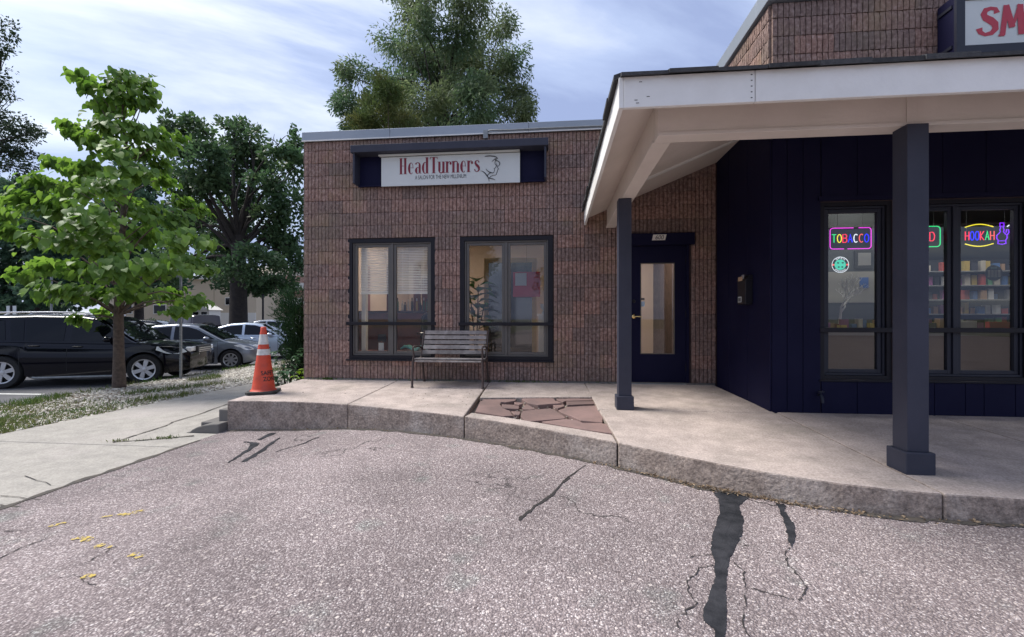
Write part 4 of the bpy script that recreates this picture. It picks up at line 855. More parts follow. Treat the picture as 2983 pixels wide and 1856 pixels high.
MB().box(-.225, .225, .008, .012, -.125, .125).build('backing', M['acrylic'], tb)
mb = MB(); ur_ = arc(.185, .087, .03, .03, 90, 0, 5); lr_ = arc(.185, -.087, .03, .03, 0, -90, 5); ul_ = arc(-.185, .087, .03, .03, 90, 180, 5); ll_ = arc(-.185, -.087, .03, .03, 180, 270, 5)
mb.tube([(a, 0, b) for a, b in [(.085, .117)] + ur_ + lr_ + [(-.03, -.117)]], .004, 6); mb.tube([(a, 0, b) for a, b in [(.03, .117)] + ul_ + ll_ + [(-.07, -.117)]], .004, 6); mb.build('border', NC['pink'], tb, smooth=60)
for k, (c_, col) in enumerate(zip('TOBACCO', ('green', 'yellow', 'red', 'blue', 'white', 'salmon', 'blue'))): neon_letter(tb, c_, -.195 + k*.057, -.045, .043, .09, col)
for x in (-.13, .13): MB().tube([(x, .01, .125), (x, .01, 1.01)], .0015, 5).build('chain', M['steel'], tb)
cg = thing('neon_sign', 'round teal lit OPEN sign hanging below the tobacco sign', 'neon sign', (3.18, NY, 1.585))
MB().lathe([(0, .008), (.092, .008), (.092, .012), (0, .012)], 36, (0, 0, 0), 'y').build('backing', M['acrylic'], cg)
mb = MB(); mb.tube([(a, 0, b) for a, b in arc(0, 0, .088, .088, 0, 360, 40)], .0025, 6); mb.build('ring', NC['white'], cg, smooth=60)
mb = MB(); mb.lathe([(0, .0), (.058, .0), (.058, .006)], 36, (0, 0, 0), 'y'); mb.build('disc', NC['teal'], cg)
mb = MB()
for a in (40, 140, 235, 305): mb.prism([(.034*math.cos(R(a))+.014*math.cos(R(b)), .034*math.sin(R(a))+.011*math.sin(R(b))) for b in (a, a+110, a+160, a+240)], .001, .003, axis='y')
mb.build('leaf_cutout', mat('teal_dark', (.01, .06, .05), .5), cg)
for k, c_ in enumerate('OPEN'):
    a = 122 - k*21.5; mb = MB()
    for s_ in GL[c_]:
        pts = [((u_-.5)*.017, (v_-.5)*.017) for u_, v_ in s_]; q = R(a-90)
        mb.tube([(.073*math.cos(R(a)) + p_*math.cos(q) - r_*math.sin(q), -.001, .073*math.sin(R(a)) + p_*math.sin(q) + r_*math.cos(q)) for p_, r_ in pts], .0018, 5)
    mb.build('letter', NC['white'], cg)
mb = MB()
for k in range(7):
    a = 228 + k*14; q = R(a+90)
    for p_ in (-.004, .004): mb.tube([(.073*math.cos(R(a)) + p_*math.cos(q) - r_*math.sin(q), -.001, .073*math.sin(R(a)) + p_*math.sin(q) + r_*math.cos(q)) for r_ in (-.008, .008)], .0016, 5)
mb.build('lower_marks', NC['white'], cg)
for s_ in (-1, 1): MB().lathe([(0, -.002), (.010, -.002), (.010, .004)], 12, (s_*.073, 0, 0), 'y').build('red_dot', NC['salmon'], cg)
MB().tube([(0, .01, .09), (0, .01, .18)], .0015, 5).build('chain', M['steel'], cg)
dg_ = thing('neon_sign', 'neon sign with red letter D and green border beside the post', 'neon sign', (4.02, NY, 1.885))
MB().box(-.2, .2, .008, .012, -.12, .12).build('backing', M['acrylic'], dg_)
mb = MB(); q_ = rrect(-.19, .19, -.112, .112, .035); mb.tube([(a, 0, b) for a, b in q_ + q_[:1]], .005, 6); mb.build('border', NC['green'], dg_, smooth=60); neon_letter(dg_, 'D', .085, -.048, .05, .096, 'red')
for x in (-.13, .13): MB().tube([(x, .01, .12), (x, .01, 1.0)], .0015, 5).build('chain', M['steel'], dg_)
hk = thing('neon_sign', 'neon sign reading HOOKAH with yellow arcs and purple water pipe', 'neon sign', (4.61, NY, 1.885))
for k, (c_, col) in enumerate(zip('HOOKAH', ('red', 'blue', 'blue', 'red', 'green', 'salmon'))): neon_letter(hk, c_, -.148 + k*.050, -.048, .036, .096, col)
mb = MB(); mb.tube([(-.15 + .28*t_, 0, .095 + .03*math.sin(math.pi*t_)) for t_ in [k/12 for k in range(13)]], .005, 6); mb.tube([(-.15 + .28*t_, 0, -.088 - .028*math.sin(math.pi*t_)) for t_ in [k/12 for k in range(13)]], .005, 6); mb.build('arc', NC['yellow'], hk, smooth=60)
mb = MB()
for s_ in (-1, 1): mb.tube([(.215 + s_*a, 0, b) for a, b in [(.018, .135), (.02, .10), (.012, .085), (.022, .06), (.014, .04), (.03, .02), (.05, 0), (.052, -.03), (.036, -.055), (.04, -.09), (.0, -.098)]], .005, 6)
mb.tube([(.197, 0, .135), (.233, 0, .135)], .005, 6); mb.tube([(.195, 0, .10), (.235, 0, .10)], .004, 6); mb.tube([(.19, 0, -.06), (.24, 0, -.06)], .004, 6); mb.tube([(.262, 0, .0), (.285, 0, .03), (.28, 0, .06), (.262, 0, .062), (.256, 0, .03)], .005, 6)
mb.build('water_pipe', NC['purple'], hk, smooth=60); mb = MB(); mb.tube([(.268, 0, .095), (.285, 0, .11)], .006, 6); mb.build('spark', NC['white'], hk)
mb = MB(); mb.box(-.17, .3, .008, .011, -.004, .004); mb.build('mount_bar', M['acrylic'], hk)
for x in (-.13, .25): MB().tube([(x, .01, .0), (x, .01, 1.0)], .0015, 5).build('chain', M['steel'], hk)

# mailbox on the navy side wall
mx_ = thing('mailbox', 'black wall mailbox with paper notes stuck on top', 'mailbox', (XS-.007, 5.71, 1.15)); bkm = mat('mailbox_black', (.008, .008, .014), .45)
MB().box(-.085, 0, -.12, .12, 0, .30).build('body', bkm, mx_, bevel=.006); MB().prism([(-.095, .30), (0, .30), (0, .36), (-.02, .36)], -.125, .125, axis='y').build('lid', bkm, mx_, bevel=.004)
MB().box(-.105, -.099, -.07, .045, .29, .34).build('paper_note', mat('note_tan', (.50, .33, .2), .8), mx_); MB().box(-.098, -.096, -.11, -.04, .31, .36).build('paper_note', mat('note_grey', (.25, .24, .25), .8), mx_)
MB().box(-.089, -.0855, -.01, .09, .03, .1).build('sticker', mat('stk', (.5, .52, .5), .6), mx_)
mb = MB()
for k in range(3): mb.box(-.0915, -.0895, .008+k*.026, .022+k*.026, .04, .085)
mb.build('digits', M['signblack'], mx_)

# lit sign of the smoke shop
ss = thing('shop_sign', 'black framed white box sign with red letters above the canopy', 'shop sign', (4.05, YS-.02, 3.62)); sl = Vector(ss.location)
SX0, SX1, SY0, SZ0, SZ1 = 4.03, 7.2, 4.9, 3.66, 4.27
def fin2(mb, n_, m, **k): mb.shift(-sl); return mb.build(n_, m, ss, **k)
fin2(MB().box(SX0, SX1, SY0+.03, YS-.022, SZ0, SZ1), 'cabinet', M['navy'], bevel=.008)
mb = MB(); fwid = .075
mb.box(SX0-.004, SX1, SY0, SY0+.029, SZ0-.003, SZ0+fwid); mb.box(SX0-.004, SX1, SY0, SY0+.029, SZ1-fwid, SZ1+.003); mb.box(SX0-.004, SX0+fwid, SY0, SY0+.029, SZ0+fwid, SZ1-fwid); fin2(mb, 'frame', M['navytrim'])
fin2(MB().box(SX0+fwid, SX1, SY0+.012, SY0+.028, SZ0+fwid, SZ1-fwid), 'face', M['signwhite'])
for z in (SZ0+.08, SZ1-.12): fin2(MB().box(SX0-.012, SX0-.0005, SY0+.05, YS-.04, z, z+.03), 'clip', M['navytrim'])
ly = SY0+.0095; lz = SZ0+fwid+.085; lh = .30
mb = MB()
def sst(pts, w): mb.ribbon([(4.235 + x*lh, lz + z*lh) for x, z in pts], [q*lh for q in w] if hasattr(w, '__len__') else w*lh, ly - .0001*len(mb.v))
sst([(.56, .76), (.52, .90), (.38, .93), (.22, .88), (.16, .74), (.22, .62), (.38, .52), (.50, .40), (.52, .24), (.40, .10), (.20, .06), (.06, .14), (.02, .28)], [.2, .14, .12, .17, .2, .23, .25, .24, .2, .15, .12, .16, .21])
sst([(.60, .0), (.78, .0)], .06); sst([(.72, .0), (.84, 1.0)], [.17, .17]); sst([(.84, 1.0), (1.02, .25)], [.17, .20]); sst([(1.02, .25), (1.26, 1.0)], [.08, .14]); sst([(1.25, 1.0), (1.30, .0)], [.19, .21])
sst([(1.72 + .26*math.cos(R(a)), .5 + .44*math.sin(R(a))) for a in range(0, 361, 15)], [.14 + .12*abs(math.cos(R(a))) for a in range(0, 361, 15)])
sst([(2.2, 0), (2.2, 1)], .2); sst([(2.25, .45), (2.62, 1)], .13); sst([(2.35, .55), (2.66, 0)], .2)
sst([(2.86, 0), (2.86, 1)], .2); sst([(2.9, .93), (3.25, .93)], .13); sst([(2.9, .5), (3.18, .5)], .12); sst([(2.9, .07), (3.25, .07)], .13)
fin2(mb, 'lettering', M['smored'])

# ------------------------------------------------------------ canopy
cn = thing('porch_canopy', 'white trimmed hip roofed porch canopy on slate blue posts', 'canopy', (.8, 5.2, 0))
EX, EY, ZE, PT = .45, 3.06, 2.49, .416
def cz(x, y): return ZE + PT*min(x-EX, y-EY)
CXR = 9.0
reg = {'left': [(EX, EY), (XS-.012, EY+XS-.012-EX), (XS-.012, 6.79), (EX, 6.79)], 'front': [(EX, EY), (CXR, EY), (CXR, YS-.012), (XS-.01, YS-.012), (XS-.01, EY+XS-.01-EX)]}
for k_, z0, z1, nm, m in (('left', 0, .02, 'ceiling', M['soffit']), ('front', 0, .02, 'ceiling', M['soffit']), ('left', .095, .125, 'roof_deck', M['shingle']), ('front', .095, .125, 'roof_deck', M['shingle'])):
    f_ = (lambda x, y: ZE + PT*(x-EX)) if k_ == 'left' else (lambda x, y: ZE + PT*(y-EY))
    MB().prism(reg[k_], lambda x, y: f_(x, y)+z0, lambda x, y: f_(x, y)+z1).build(nm, m, cn, world=True)
# fascia boards
FZ0, FZ1 = 2.392, 2.598
MB().box(EX+.0, 1.288, EY-.032, EY, FZ0, FZ1).build('fascia_board', M['white'], cn, bevel=.003, world=True)
for a, b in ((1.292, 5.0), (5.004, CXR)): MB().box(a, b, EY-.032, EY, FZ0, FZ1).build('fascia_board', M['white'], cn, bevel=.003, world=True)
MB().box(EX-.032, EX-.001, EY-.03, 6.785, FZ0, FZ1).build('fascia_board', M['white'], cn, bevel=.003, world=True)
mb = MB()
for z in np.linspace(2.42, 2.57, 5): mb.box(1.262, 1.272, EY-.0335, EY-.0315, z-.003, z+.003)
for x, z in ((.52, 2.44), (.6, 2.46), (.55, 2.56), (.53, 2.42)): mb.box(x, x+.02, EY-.0335, EY-.0315, z-.002, z+.002)
mb.build('nails', M['crack'], cn, world=True)
# beams
MB().box(.757, CXR, 3.412, 3.53, 2.372, cz(1, 3.53)).build('beam', M['soffit'], cn, bevel=.004, world=True); MB().box(.757, CXR, 3.40, 3.545, 2.345, 2.371).build('beam_trim', M['soffit'], cn, bevel=.003, world=True)
MB().box(.757, .872, 3.55, 6.785, 2.372, cz(.872, 9)).build('beam', M['soffit'], cn, bevel=.004, world=True); MB().box(.745, .885, 3.55, 6.785, 2.345, 2.371).build('beam_trim', M['soffit'], cn, bevel=.003, world=True)
MB().box(2.475, 2.545, 3.404, 3.411, 2.372, 2.60).build('beam_joint', M['soffit'], cn, bevel=.002, world=True)
# seam batten across the ceiling, wall trim
mb = MB(); f_ = lambda x: ZE + PT*(x-EX)
mb.prism([(.9, f_(.9)-.025), (XS-.02, f_(XS-.02)-.025), (XS-.02, f_(XS-.02)-.002), (.9, f_(.9)-.002)], -5.86, -5.79, axis='y'); mb.build('ceiling_batten', M['white'], cn, world=True)
# shingle edges
def shingles(p0, p1, n, zt, corner_end):
    p0, p1 = Vector(p0), Vector(p1); d = (p1-p0)/n; ang = math.atan2(d.y, d.x); tot = (p1-p0).length; l = d.length
    for k in range(n):
        th = random.uniform(.020, .034); ov = random.uniform(.03, .048); mb = MB()
        q0, q1 = (k*l, (k+1)*l) if corner_end == 0 else (tot-k*l, tot-(k+1)*l)      # distance from the hip corner
        d0, d1 = min(.35, max(.02, q0)), min(.35, max(.02, q1))
        mb.prism([(0, -ov), (l-.002, -ov + random.uniform(-.006, .006)), (l-.002, d1), (0, d0)], lambda x, y: PT*max(y, -.02)-.002, lambda x, y: PT*max(y, -.02)+th)
        o = mb.build('shingle', M['shingle'], cn); q = p0 + d*k; o.location = (q.x-cn.location.x, q.y-cn.location.y, zt-cn.location.z); o.rotation_euler = (0, 0, ang)
shingles((EX-.02, EY-.03, 0), (6.0, EY-.03, 0), 18, 2.600, 0)
shingles((EX-.03, 6.78, 0), (EX-.03, EY-.02, 0), 12, 2.600, 1)
# posts
for (x, y, w_) in ((.775, 5.185, .145), (2.512, 3.425, .14)):
    po = thing('post', None, None, Vector((x, y, slabz(x, y))) - Vector(cn.location)); po.parent = cn
    MB().box(-w_/2, w_/2, -w_/2, w_/2, .15, 2.342-slabz(x, y)).build('shaft', M['post'], po, bevel=.004)
    MB().prism([(-.095, -.095), (.095, -.095), (.095, .095), (-.095, .095)], -.004, .15).build('base', M['post'], po, bevel=.006)

# ------------------------------------------------------------ bench
bn = thing('park_bench', 'weathered slatted wooden bench with dark iron legs against the brick wall', 'bench', (-1.55, 6.45, slabz(0, 6.45)))
bz = slabz(0, 6.45)
BX0, BX1 = -.49, .49
back = [(.14, .44), (.18, .52), (.225, .62), (.27, .71), (.30, .79)]
for k in range(5):
    z0 = .452 + k*.0735; t0 = (z0-.44)/.35; y0 = .135 + .165*t0; y1 = .135 + .165*((z0+.058-.44)/.35); sag = -.004*math.cos(k)
    mb = MB(); mb.prism([(y0, z0), (y0+.024, z0-.005), (y1+.024, z0+.053), (y1, z0+.058)], BX0+.005+random.uniform(-.004, .004), BX1-.005, axis='x'); mb.build('back_slat', M['wood'], bn, bevel=.004)
for k in range(6):
    y0 = -.235 + k*.062; z0 = .405 + (.012 if k else 0) - .004*k - (.022 if k == 0 else 0); mb = MB(); mb.box(BX0-.02, BX1+.02, y0, y0+.054, z0-.022, z0); mb.build('seat_slat', M['wood'], bn, bevel=.006)
def iron(mb, pts, r_=.017): mb.tube(pts, r_, 8)
for x in (BX0-.015, BX1+.015):
    mb = MB(); iron(mb, [(x, .15, .41), (x, .2, .55), (x, .26, .68), (x, .325, .805)], .014); iron(mb, [(x, -.235, .385), (x, -.1, .375), (x, .05, .375), (x, .16, .41)], .014); mb.build('side_frame', M['iron'], bn, smooth=50)
    mb = MB(); mb.tube([(x*1.02, -.25, 0 - .0), (x*1.02, -.25, .02), (x*1.015, -.245, .2), (x, -.235, .395)], [.026, .017, .017, .019], 8); mb.build('leg', M['iron'], bn, smooth=50)
    mb = MB(); mb.tube([(x, .31, .006), (x, .30, .03), (x, .25, .2), (x, .16, .41)], [.024, .016, .016, .018], 8); mb.build('leg', M['iron'], bn, smooth=50)
    mb = MB(); iron(mb, [(x, -.235, .395), (x, -.205, .46), (x, -.235, .52), (x, -.24, .565), (x, -.19, .585), (x, -.08, .58), (x, .05, .575), (x, .14, .555), (x, .19, .53)], .014); mb.build('armrest', M['iron'], bn, smooth=50)

# ------------------------------------------------------------ traffic cone
co = thing('traffic_cone', 'orange traffic cone with white bands on black base by the steps', 'traffic cone', (-3.985, 5.69, slabz(0, 5.69)+.002), R(23))
mb = MB(); q_ = .19; mb.prism([(-q_, -q_+.04), (-q_+.04, -q_), (q_-.04, -q_), (q_, -q_+.04), (q_, q_-.04), (q_-.04, q_), (-q_+.04, q_), (-q_, q_-.04)], 0, .035); mb.build('base', M['rubber'], co, bevel=.008)
HC = .90; rb, rt = .145, .031
def cr_(z): return rb + (rt-rb)*((z-.035)/(HC-.035))
def band(z0, z1, n_, m, off=0., jag=0): 
    mb = MB(); prof = [(cr_(z)+off, z) for z in np.linspace(z0, z1, 4)]; mb.lathe(prof, 36); mb.build(n_, m, co, smooth=60)
mb = MB(); mb.lathe([(rb+.02, .035), (rb+.004, .05), (rb-.001, .06)] + [(cr_(z), z) for z in np.linspace(.07, HC-.06, 8)] + [(rt+.006, HC-.055), (rt+.005, HC-.012), (rt-.006, HC), (rt-.012, HC), (rt-.012, HC-.1)], 36); mb.build('body', M['orange'], co, smooth=50)
band(.66, .795, 'reflective_band', M['conewhite'], .002); band(.515, .595, 'reflective_band', M['conewhite'], .002)
for txt, z in (('SAFETY', .25), ('ZONE', .17)):
    tm = text_mesh(txt, .054, .88, .02); vs_ = []
    for x, y, zz_ in tm.v:
        zz2 = z + zz_; rr_ = cr_(zz2)+.0022; a = R(-15-23) + x/rr_; vs_.append((rr_*math.cos(a), rr_*math.sin(a), zz2))
    tm.v = vs_; tm.build('lettering', M['signblack'], co)
# ------------------------------------------------------------ cars
def paint(name, c, metal=.3, rough=.28, coat=.9, spec=.4): return mat(name, c, rough, metal=metal, coat=coat, spec=spec)
def car(name, label, cat, loc, rz, sp, pm_, group=None):
    root = thing(name, label, cat, loc, rz, group); Lh, hw = sp['L']/2, sp['W']/2
    sx, sz = [p[0] for p in sp['shoulder']], [p[1] for p in sp['shoulder']]
    rx_, rz_ = [p[0] for p in sp['roof']], [p[1] for p in sp['roof']]
    xf, xr, wr = sp['xf'], sp['xr'], sp['wr']; ra = wr + .055; clr = sp.get('clr', .2)
    def plan(x):
        t = max(0, (abs(x) - (Lh-.75))/.75); return 1 - (.20 if x > 0 else .13)*t**2.6
    def half(x, z):
        s_ = np.interp(x, sx, sz); t = (z-clr)/max(.05, s_-clr)
        return hw*plan(x)*(.955 + .045*math.sin(math.pi*min(1, max(0, t*.85+.12)))) - (.035 if t > .98 else 0)
    xs = sorted(set([round(v, 3) for v in np.linspace(-Lh, Lh, 44)] + [round(xw + ra*math.cos(R(a)), 3) for xw in (xf, xr) for a in range(0, 181, 12)]))
    rows = 7; mb = MB(); cols = []
    for x in xs:
        zb = clr + .10*max(0, (abs(x)-(Lh-.5))/.5)
        for xw in (xf, xr):
            if abs(x-xw) < ra - 1e-4: zb = max(zb, wr + math.sqrt(ra*ra-(x-xw)**2))
        zt = np.interp(x, sx, sz); cols.append([(x, half(x, zb+(zt-zb)*j/(rows-1)), zb+(zt-zb)*j/(rows-1)) for j in range(rows)])
    n = len(xs)
    for sgn in (1, -1):
        b = len(mb.v); mb.v += [(x, y*sgn, z) for c in cols for x, y, z in c]
        for i in range(n-1):
            for j in range(rows-1):
                f = (b+i*rows+j, b+i*rows+j+1, b+(i+1)*rows+j+1, b+(i+1)*rows+j); mb.f.append(f if sgn > 0 else f[::-1]); mb.m.append(0)
    # top deck with crown, front and rear closures
    m7 = 7; b = len(mb.v)
    for c in cols:
        x, y, z = c[-1]
        for k in range(m7): t = -1 + 2*k/(m7-1); mb.v.append((x, y*t, z + .045*(1-t*t)**.8*(1 if abs(x) < Lh-.1 else .3)))
    for i in range(n-1):
        for k in range(m7-1): mb.f.append((b+i*m7+k, b+(i+1)*m7+k, b+(i+1)*m7+k+1, b+i*m7+k+1)); mb.m.append(0)
    for c, fl in ((cols[0], 0), (cols[-1], 1)):
        b = len(mb.v)
        for x, y, z in c:
            for k in range(m7): t = -1+2*k/(m7-1); mb.v.append((x + (1 if fl else -1)*.06*(1-t*t), y*t, z))
        for j in range(rows-1):
            for k in range(m7-1):
                f = (b+j*m7+k, b+j*m7+k+1, b+(j+1)*m7+k+1, b+(j+1)*m7+k); mb.f.append(f if fl else f[::-1]); mb.m.append(0)
    mb.build('body', pm_, root, smooth=38)
    MB().box(-Lh+.25, Lh-.25, -hw+.14, hw-.14, clr+.02, clr+.42).build('underbody', M['blacktrim'], root)
    # greenhouse
    belt = hw - sp.get('tb', .05); top = hw - sp.get('tt', .22); gxs = sorted(set([round(v, 3) for v in np.linspace(rx_[0], rx_[-1], 30)] + [round(v, 3) for v in rx_]))
    Hm = max(rz_); zbelt = lambda x: np.interp(x, sx, sz) - .02
    def gy(x, z):
        zb_ = zbelt(x); return belt*plan(x) + (top-belt)*min(1, max(0, (z-zb_)/(Hm-zb_)))
    mb = MB(); sec = []
    for x in gxs:
        zt = float(np.interp(x, rx_, rz_)); zb_ = zbelt(x); ze = max(zb_+.001, zt-.05); ye = gy(x, ze)
        half_ = [(belt*plan(x), zb_), (gy(x, zb_+(ze-zb_)*.5), zb_+(ze-zb_)*.5), (ye, ze), (ye*.93, zt-.012), (ye*.6, zt+.012), (0, zt+.02)]
        sec.append([(x, y, z) for y, z in half_] + [(x, -y, z) for y, z in half_[-2::-1]])
    k_ = len(sec[0]); b = len(mb.v)
    for s_ in sec: mb.v += s_
    for i in range(len(sec)-1):
        for j in range(k_-1): mb.f.append((b+i*k_+j, b+i*k_+j+1, b+(i+1)*k_+j+1, b+(i+1)*k_+j)); mb.m.append(0)
    mb.build('cabin', sp.get('cabin_mat', pm_), root, smooth=35)
    gl = M['carglass']
    for sgn in (1, -1):
        for pl_ in sp['windows']:
            vs = [(x, sgn*(gy(x, z)+.006), z) for x, z in pl_]; MB().add(vs, [tuple(range(len(vs))) if sgn < 0 else tuple(range(len(vs)))[::-1]]).build('side_window', gl, root)
    def slope(x0, x1, nm, m=gl, inset=.06):
        mb = MB(); xs2 = np.linspace(x0, x1, 7); b = 0
        for x in xs2:
            zt = float(np.interp(x, rx_, rz_)); ye = gy(x, max(zbelt(x), zt-.05)) - inset
            for t in np.linspace(-1, 1, 7): mb.v.append((x, ye*t, zt + .012*(1-t*t) + .016 + .004))
        for i in range(6):
            for j in range(6): f = (i*7+j, i*7+j+1, (i+1)*7+j+1, (i+1)*7+j); mb.f.append(f if x1 < x0 else f[::-1]); mb.m.append(0)
        mb.build(nm, m, root, smooth=60)
    slope(rx_[-1]-.03, sp['ws_top'], 'windscreen'); slope(rx_[0]+.03, sp['rg_top'], 'rear_window')
    # wheels
    for xw in (xf, xr):
        for sgn in (1, -1):
            w = thing('wheel', None, None, (xw, sgn*(hw-.115), wr)); w.parent = root; tw_ = .11
            mb = MB(); mb.lathe([(wr*.66, -tw_*sgn), (wr*.93, -tw_*sgn), (wr, -tw_*.75*sgn), (wr, tw_*.75*sgn), (wr*.93, tw_*sgn), (wr*.70, tw_*sgn), (wr*.66, tw_*.9*sgn)], 32, (0, 0, 0), 'y'); mb.build('tyre', M['tyre'], w, smooth=45)
            mb = MB(); mb.lathe([(0, tw_*.2*sgn), (wr*.67, tw_*.2*sgn)], 24, (0, 0, 0), 'y'); mb.build('brake_disc', M['blacktrim'], w)
            mb = MB(); mb.lathe([(wr*.60, tw_*.55*sgn), (wr*.61, tw_*.95*sgn), (wr*.68, tw_*1.0*sgn), (wr*.69, tw_*.8*sgn)], 32, (0, 0, 0), 'y'); ns = sp.get('spokes', 6)
            for k in range(ns):
                a = 2*math.pi*k/ns + .3; s0 = len(mb.v); ww = wr*(.105 if ns < 8 else .085)
                mb.prism([(wr*.1, -ww), (wr*.62, -ww*1.25), (wr*.62, ww*1.25), (wr*.1, ww)], -.012, .012); 
                mb.xf(Matrix.Translation((0, tw_*.8*sgn, 0)) @ Matrix.Rotation(R(90), 4, 'X') @ Matrix.Rotation(a, 4, 'Z'), s0)
            mb.lathe([(0, tw_*.98*sgn), (wr*.15, tw_*.95*sgn), (wr*.17, tw_*.7*sgn)], 16, (0, 0, 0), 'y'); mb.build('rim', M['alloy'], w, smooth=35)
    # lamps, trim, seams, handles, mirrors
    def onside(pl_, nm, m, sgn, off=.005):
        vs = [(x, sgn*(half(x, z)+off), z) for x, z in pl_]; MB().add(vs, [tuple(range(len(vs))) if sgn < 0 else tuple(range(len(vs)))[::-1]]).build(nm, m, root, smooth=60)
    for sgn in (1, -1):
        mb = MB(); pl_ = sp['headlamp']; k2 = len(pl_)
        for x, z in pl_: mb.v += [(x+.004, sgn*(half(x, z)+.007), z), ]
        mb.f.append(tuple(range(k2)) if sgn < 0 else tuple(range(k2))[::-1]); mb.m.append(0); mb.build('headlight', M['lamp'], root)
        x1, z1 = max(pl_)[0], np.mean([p[1] for p in pl_]); yy = half(x1, z1)
        MB().prism([(x1-.05, sgn*yy) if sgn > 0 else (x1-.05, sgn*yy+.35), (x1-.05, sgn*yy-.35) if sgn > 0 else (x1-.05, sgn*yy), (x1+.055, sgn*yy-.35 if sgn > 0 else sgn*yy+.03), (x1+.055, sgn*yy-.03 if sgn > 0 else sgn*yy+.35)], z1-.06, z1+.06).build('headlight_front', M['lamp'], root, bevel=.02)
        onside(sp['tail'], 'tail_light', M['redlamp'], sgn, .008)
        for xd in sp['seams']:
            zt = float(np.interp(xd, sx, sz))-.01; mb = MB(); zs_ = np.linspace(clr+.12, zt, 6)
            for z in zs_: mb.v += [(xd-.005, sgn*(half(xd, z)+.0025), z), (xd+.005, sgn*(half(xd, z)+.0025), z)]
            for i in range(5): f = (2*i, 2*i+1, 2*i+3, 2*i+2); mb.f.append(f if sgn < 0 else f[::-1]); mb.m.append(0)
            mb.build('door_seam', M['blacktrim'], root)
        for xh, zh in sp['handles']:
            y = sgn*(half(xh, zh)+.012); MB().tube([(xh-.1, y-sgn*.012, zh), (xh-.07, y+sgn*.012, zh), (xh+.07, y+sgn*.012, zh), (xh+.1, y-sgn*.012, zh)], .013, 6).build('door_handle', sp.get('hmat', pm_), root, smooth=50)
        xm, zm = sp['mirror']; mb = MB(); s0 = 0
        mb.lathe([(.0, -.09), (.055, -.08), (.085, -.02), (.088, .03), (.07, .06), (0, .065)], 14, (0, 0, 0), 'x'); mb.xf(Matrix.Translation((xm, sgn*(hw+.07), zm)) @ Matrix.Scale(-1, 4, (1, 0, 0)) @ Matrix.Diagonal((1, 1.15, .85, 1))); mb.tube([(xm, sgn*(hw-.1), zm-.04), (xm, sgn*(hw+.03), zm-.02)], .025, 6); mb.build('wing_mirror', sp.get('mmat', pm_), root, smooth=50)
        if sp.get('sill'):
            a, b2 = xr+ra+.05, xf-ra-.05; MB().box(a, b2, sgn*(hw-.03)-.012, sgn*(hw-.03)+.012, clr+.12, clr+.155).build('side_trim', M['chrome'] if sp['sill'] == 2 else M['blacktrim'], root)
        if sp.get('rails'):
            mb = MB(); yy = top-.1; mb.tube([(-1.9, yy*sgn, Hm-.03), (-1.75, yy*sgn, Hm+.045), (-.6, yy*sgn, Hm+.06), (.1, yy*sgn, Hm+.045), (.3, yy*sgn, Hm-.02)], .018, 6); mb.build('roof_rail', M['chrome'], root, smooth=50)
        if sp.get('step'):
            mb = MB(); mb.tube([(xr+ra+.05, sgn*(hw-.1), .26), (xr+ra+.2, sgn*(hw-.02), .23), (xf-ra-.2, sgn*(hw-.02), .23), (xf-ra-.02, sgn*(hw-.1), .28)], .032, 8); mb.build('side_step', M['steel'], root, smooth=50)
    gz_ = sp['grille']; xg = Lh+.03
    for k in range(4): MB().box(xg-.03, xg+.016, -.36, .36, gz_[0]+(gz_[1]-gz_[0])*k/4, gz_[0]+(gz_[1]-gz_[0])*(k+.55)/4).build('grille_bar', M['chrome'], root)
    MB().box(xg-.05, xg+.005, -.42, .42, gz_[0]-.03, gz_[1]+.03).build('grille', M['blacktrim'], root); MB().box(xg-.06, xg+.004, -.42, .42, clr+.1, clr+.2).build('air_intake', M['blacktrim'], root); MB().box(xg+.006, xg+.022, -.15, .15, clr+.22, clr+.32).build('number_plate', M['plate'], root)
    return root
SUV = dict(L=4.79, W=1.91, xf=1.475, xr=-1.315, wr=.372, clr=.26, shoulder=[(-2.395, .95), (-2.25, 1.08), (-1, 1.085), (.6, 1.03), (1.2, 1.035), (1.7, 1.0), (2.1, .93), (2.3, .84), (2.395, .74)],
           roof=[(-2.34, 1.06), (-2.2, 1.42), (-2.05, 1.62), (-1.7, 1.69), (-.8, 1.715), (.1, 1.70), (.45, 1.64), (1.30, 1.03)], ws_top=.42, rg_top=-2.1, tb=.04, tt=.20,
           windows=[[(-2.08, 1.13), (-2.0, 1.42), (-1.85, 1.55), (-1.35, 1.585), (-1.26, 1.12)], [(-1.16, 1.12), (-1.24, 1.59), (-.98, 1.60), (-.92, 1.11)], [(-.88, 1.11), (-.94, 1.60), (-.16, 1.61), (-.16, 1.085)], [(-.02, 1.085), (-.02, 1.61), (.35, 1.57), (.62, 1.38), (.98, 1.08), (.95, 1.065)]],
           headlamp=[(1.72, .84), (1.74, .93), (2.0, .93), (2.22, .88), (2.33, .78), (2.2, .735), (1.95, .75)], tail=[(-2.3, .95), (-2.1, 1.03), (-2.08, .85), (-2.28, .8)], seams=[-.98, -.08, 1.02], handles=[(-.72, .98), (.12, .95)], mirror=(.78, 1.12), rails=1, step=1, sill=2, grille=(.68, .88), spokes=6, hmat=M['blacktrim'])
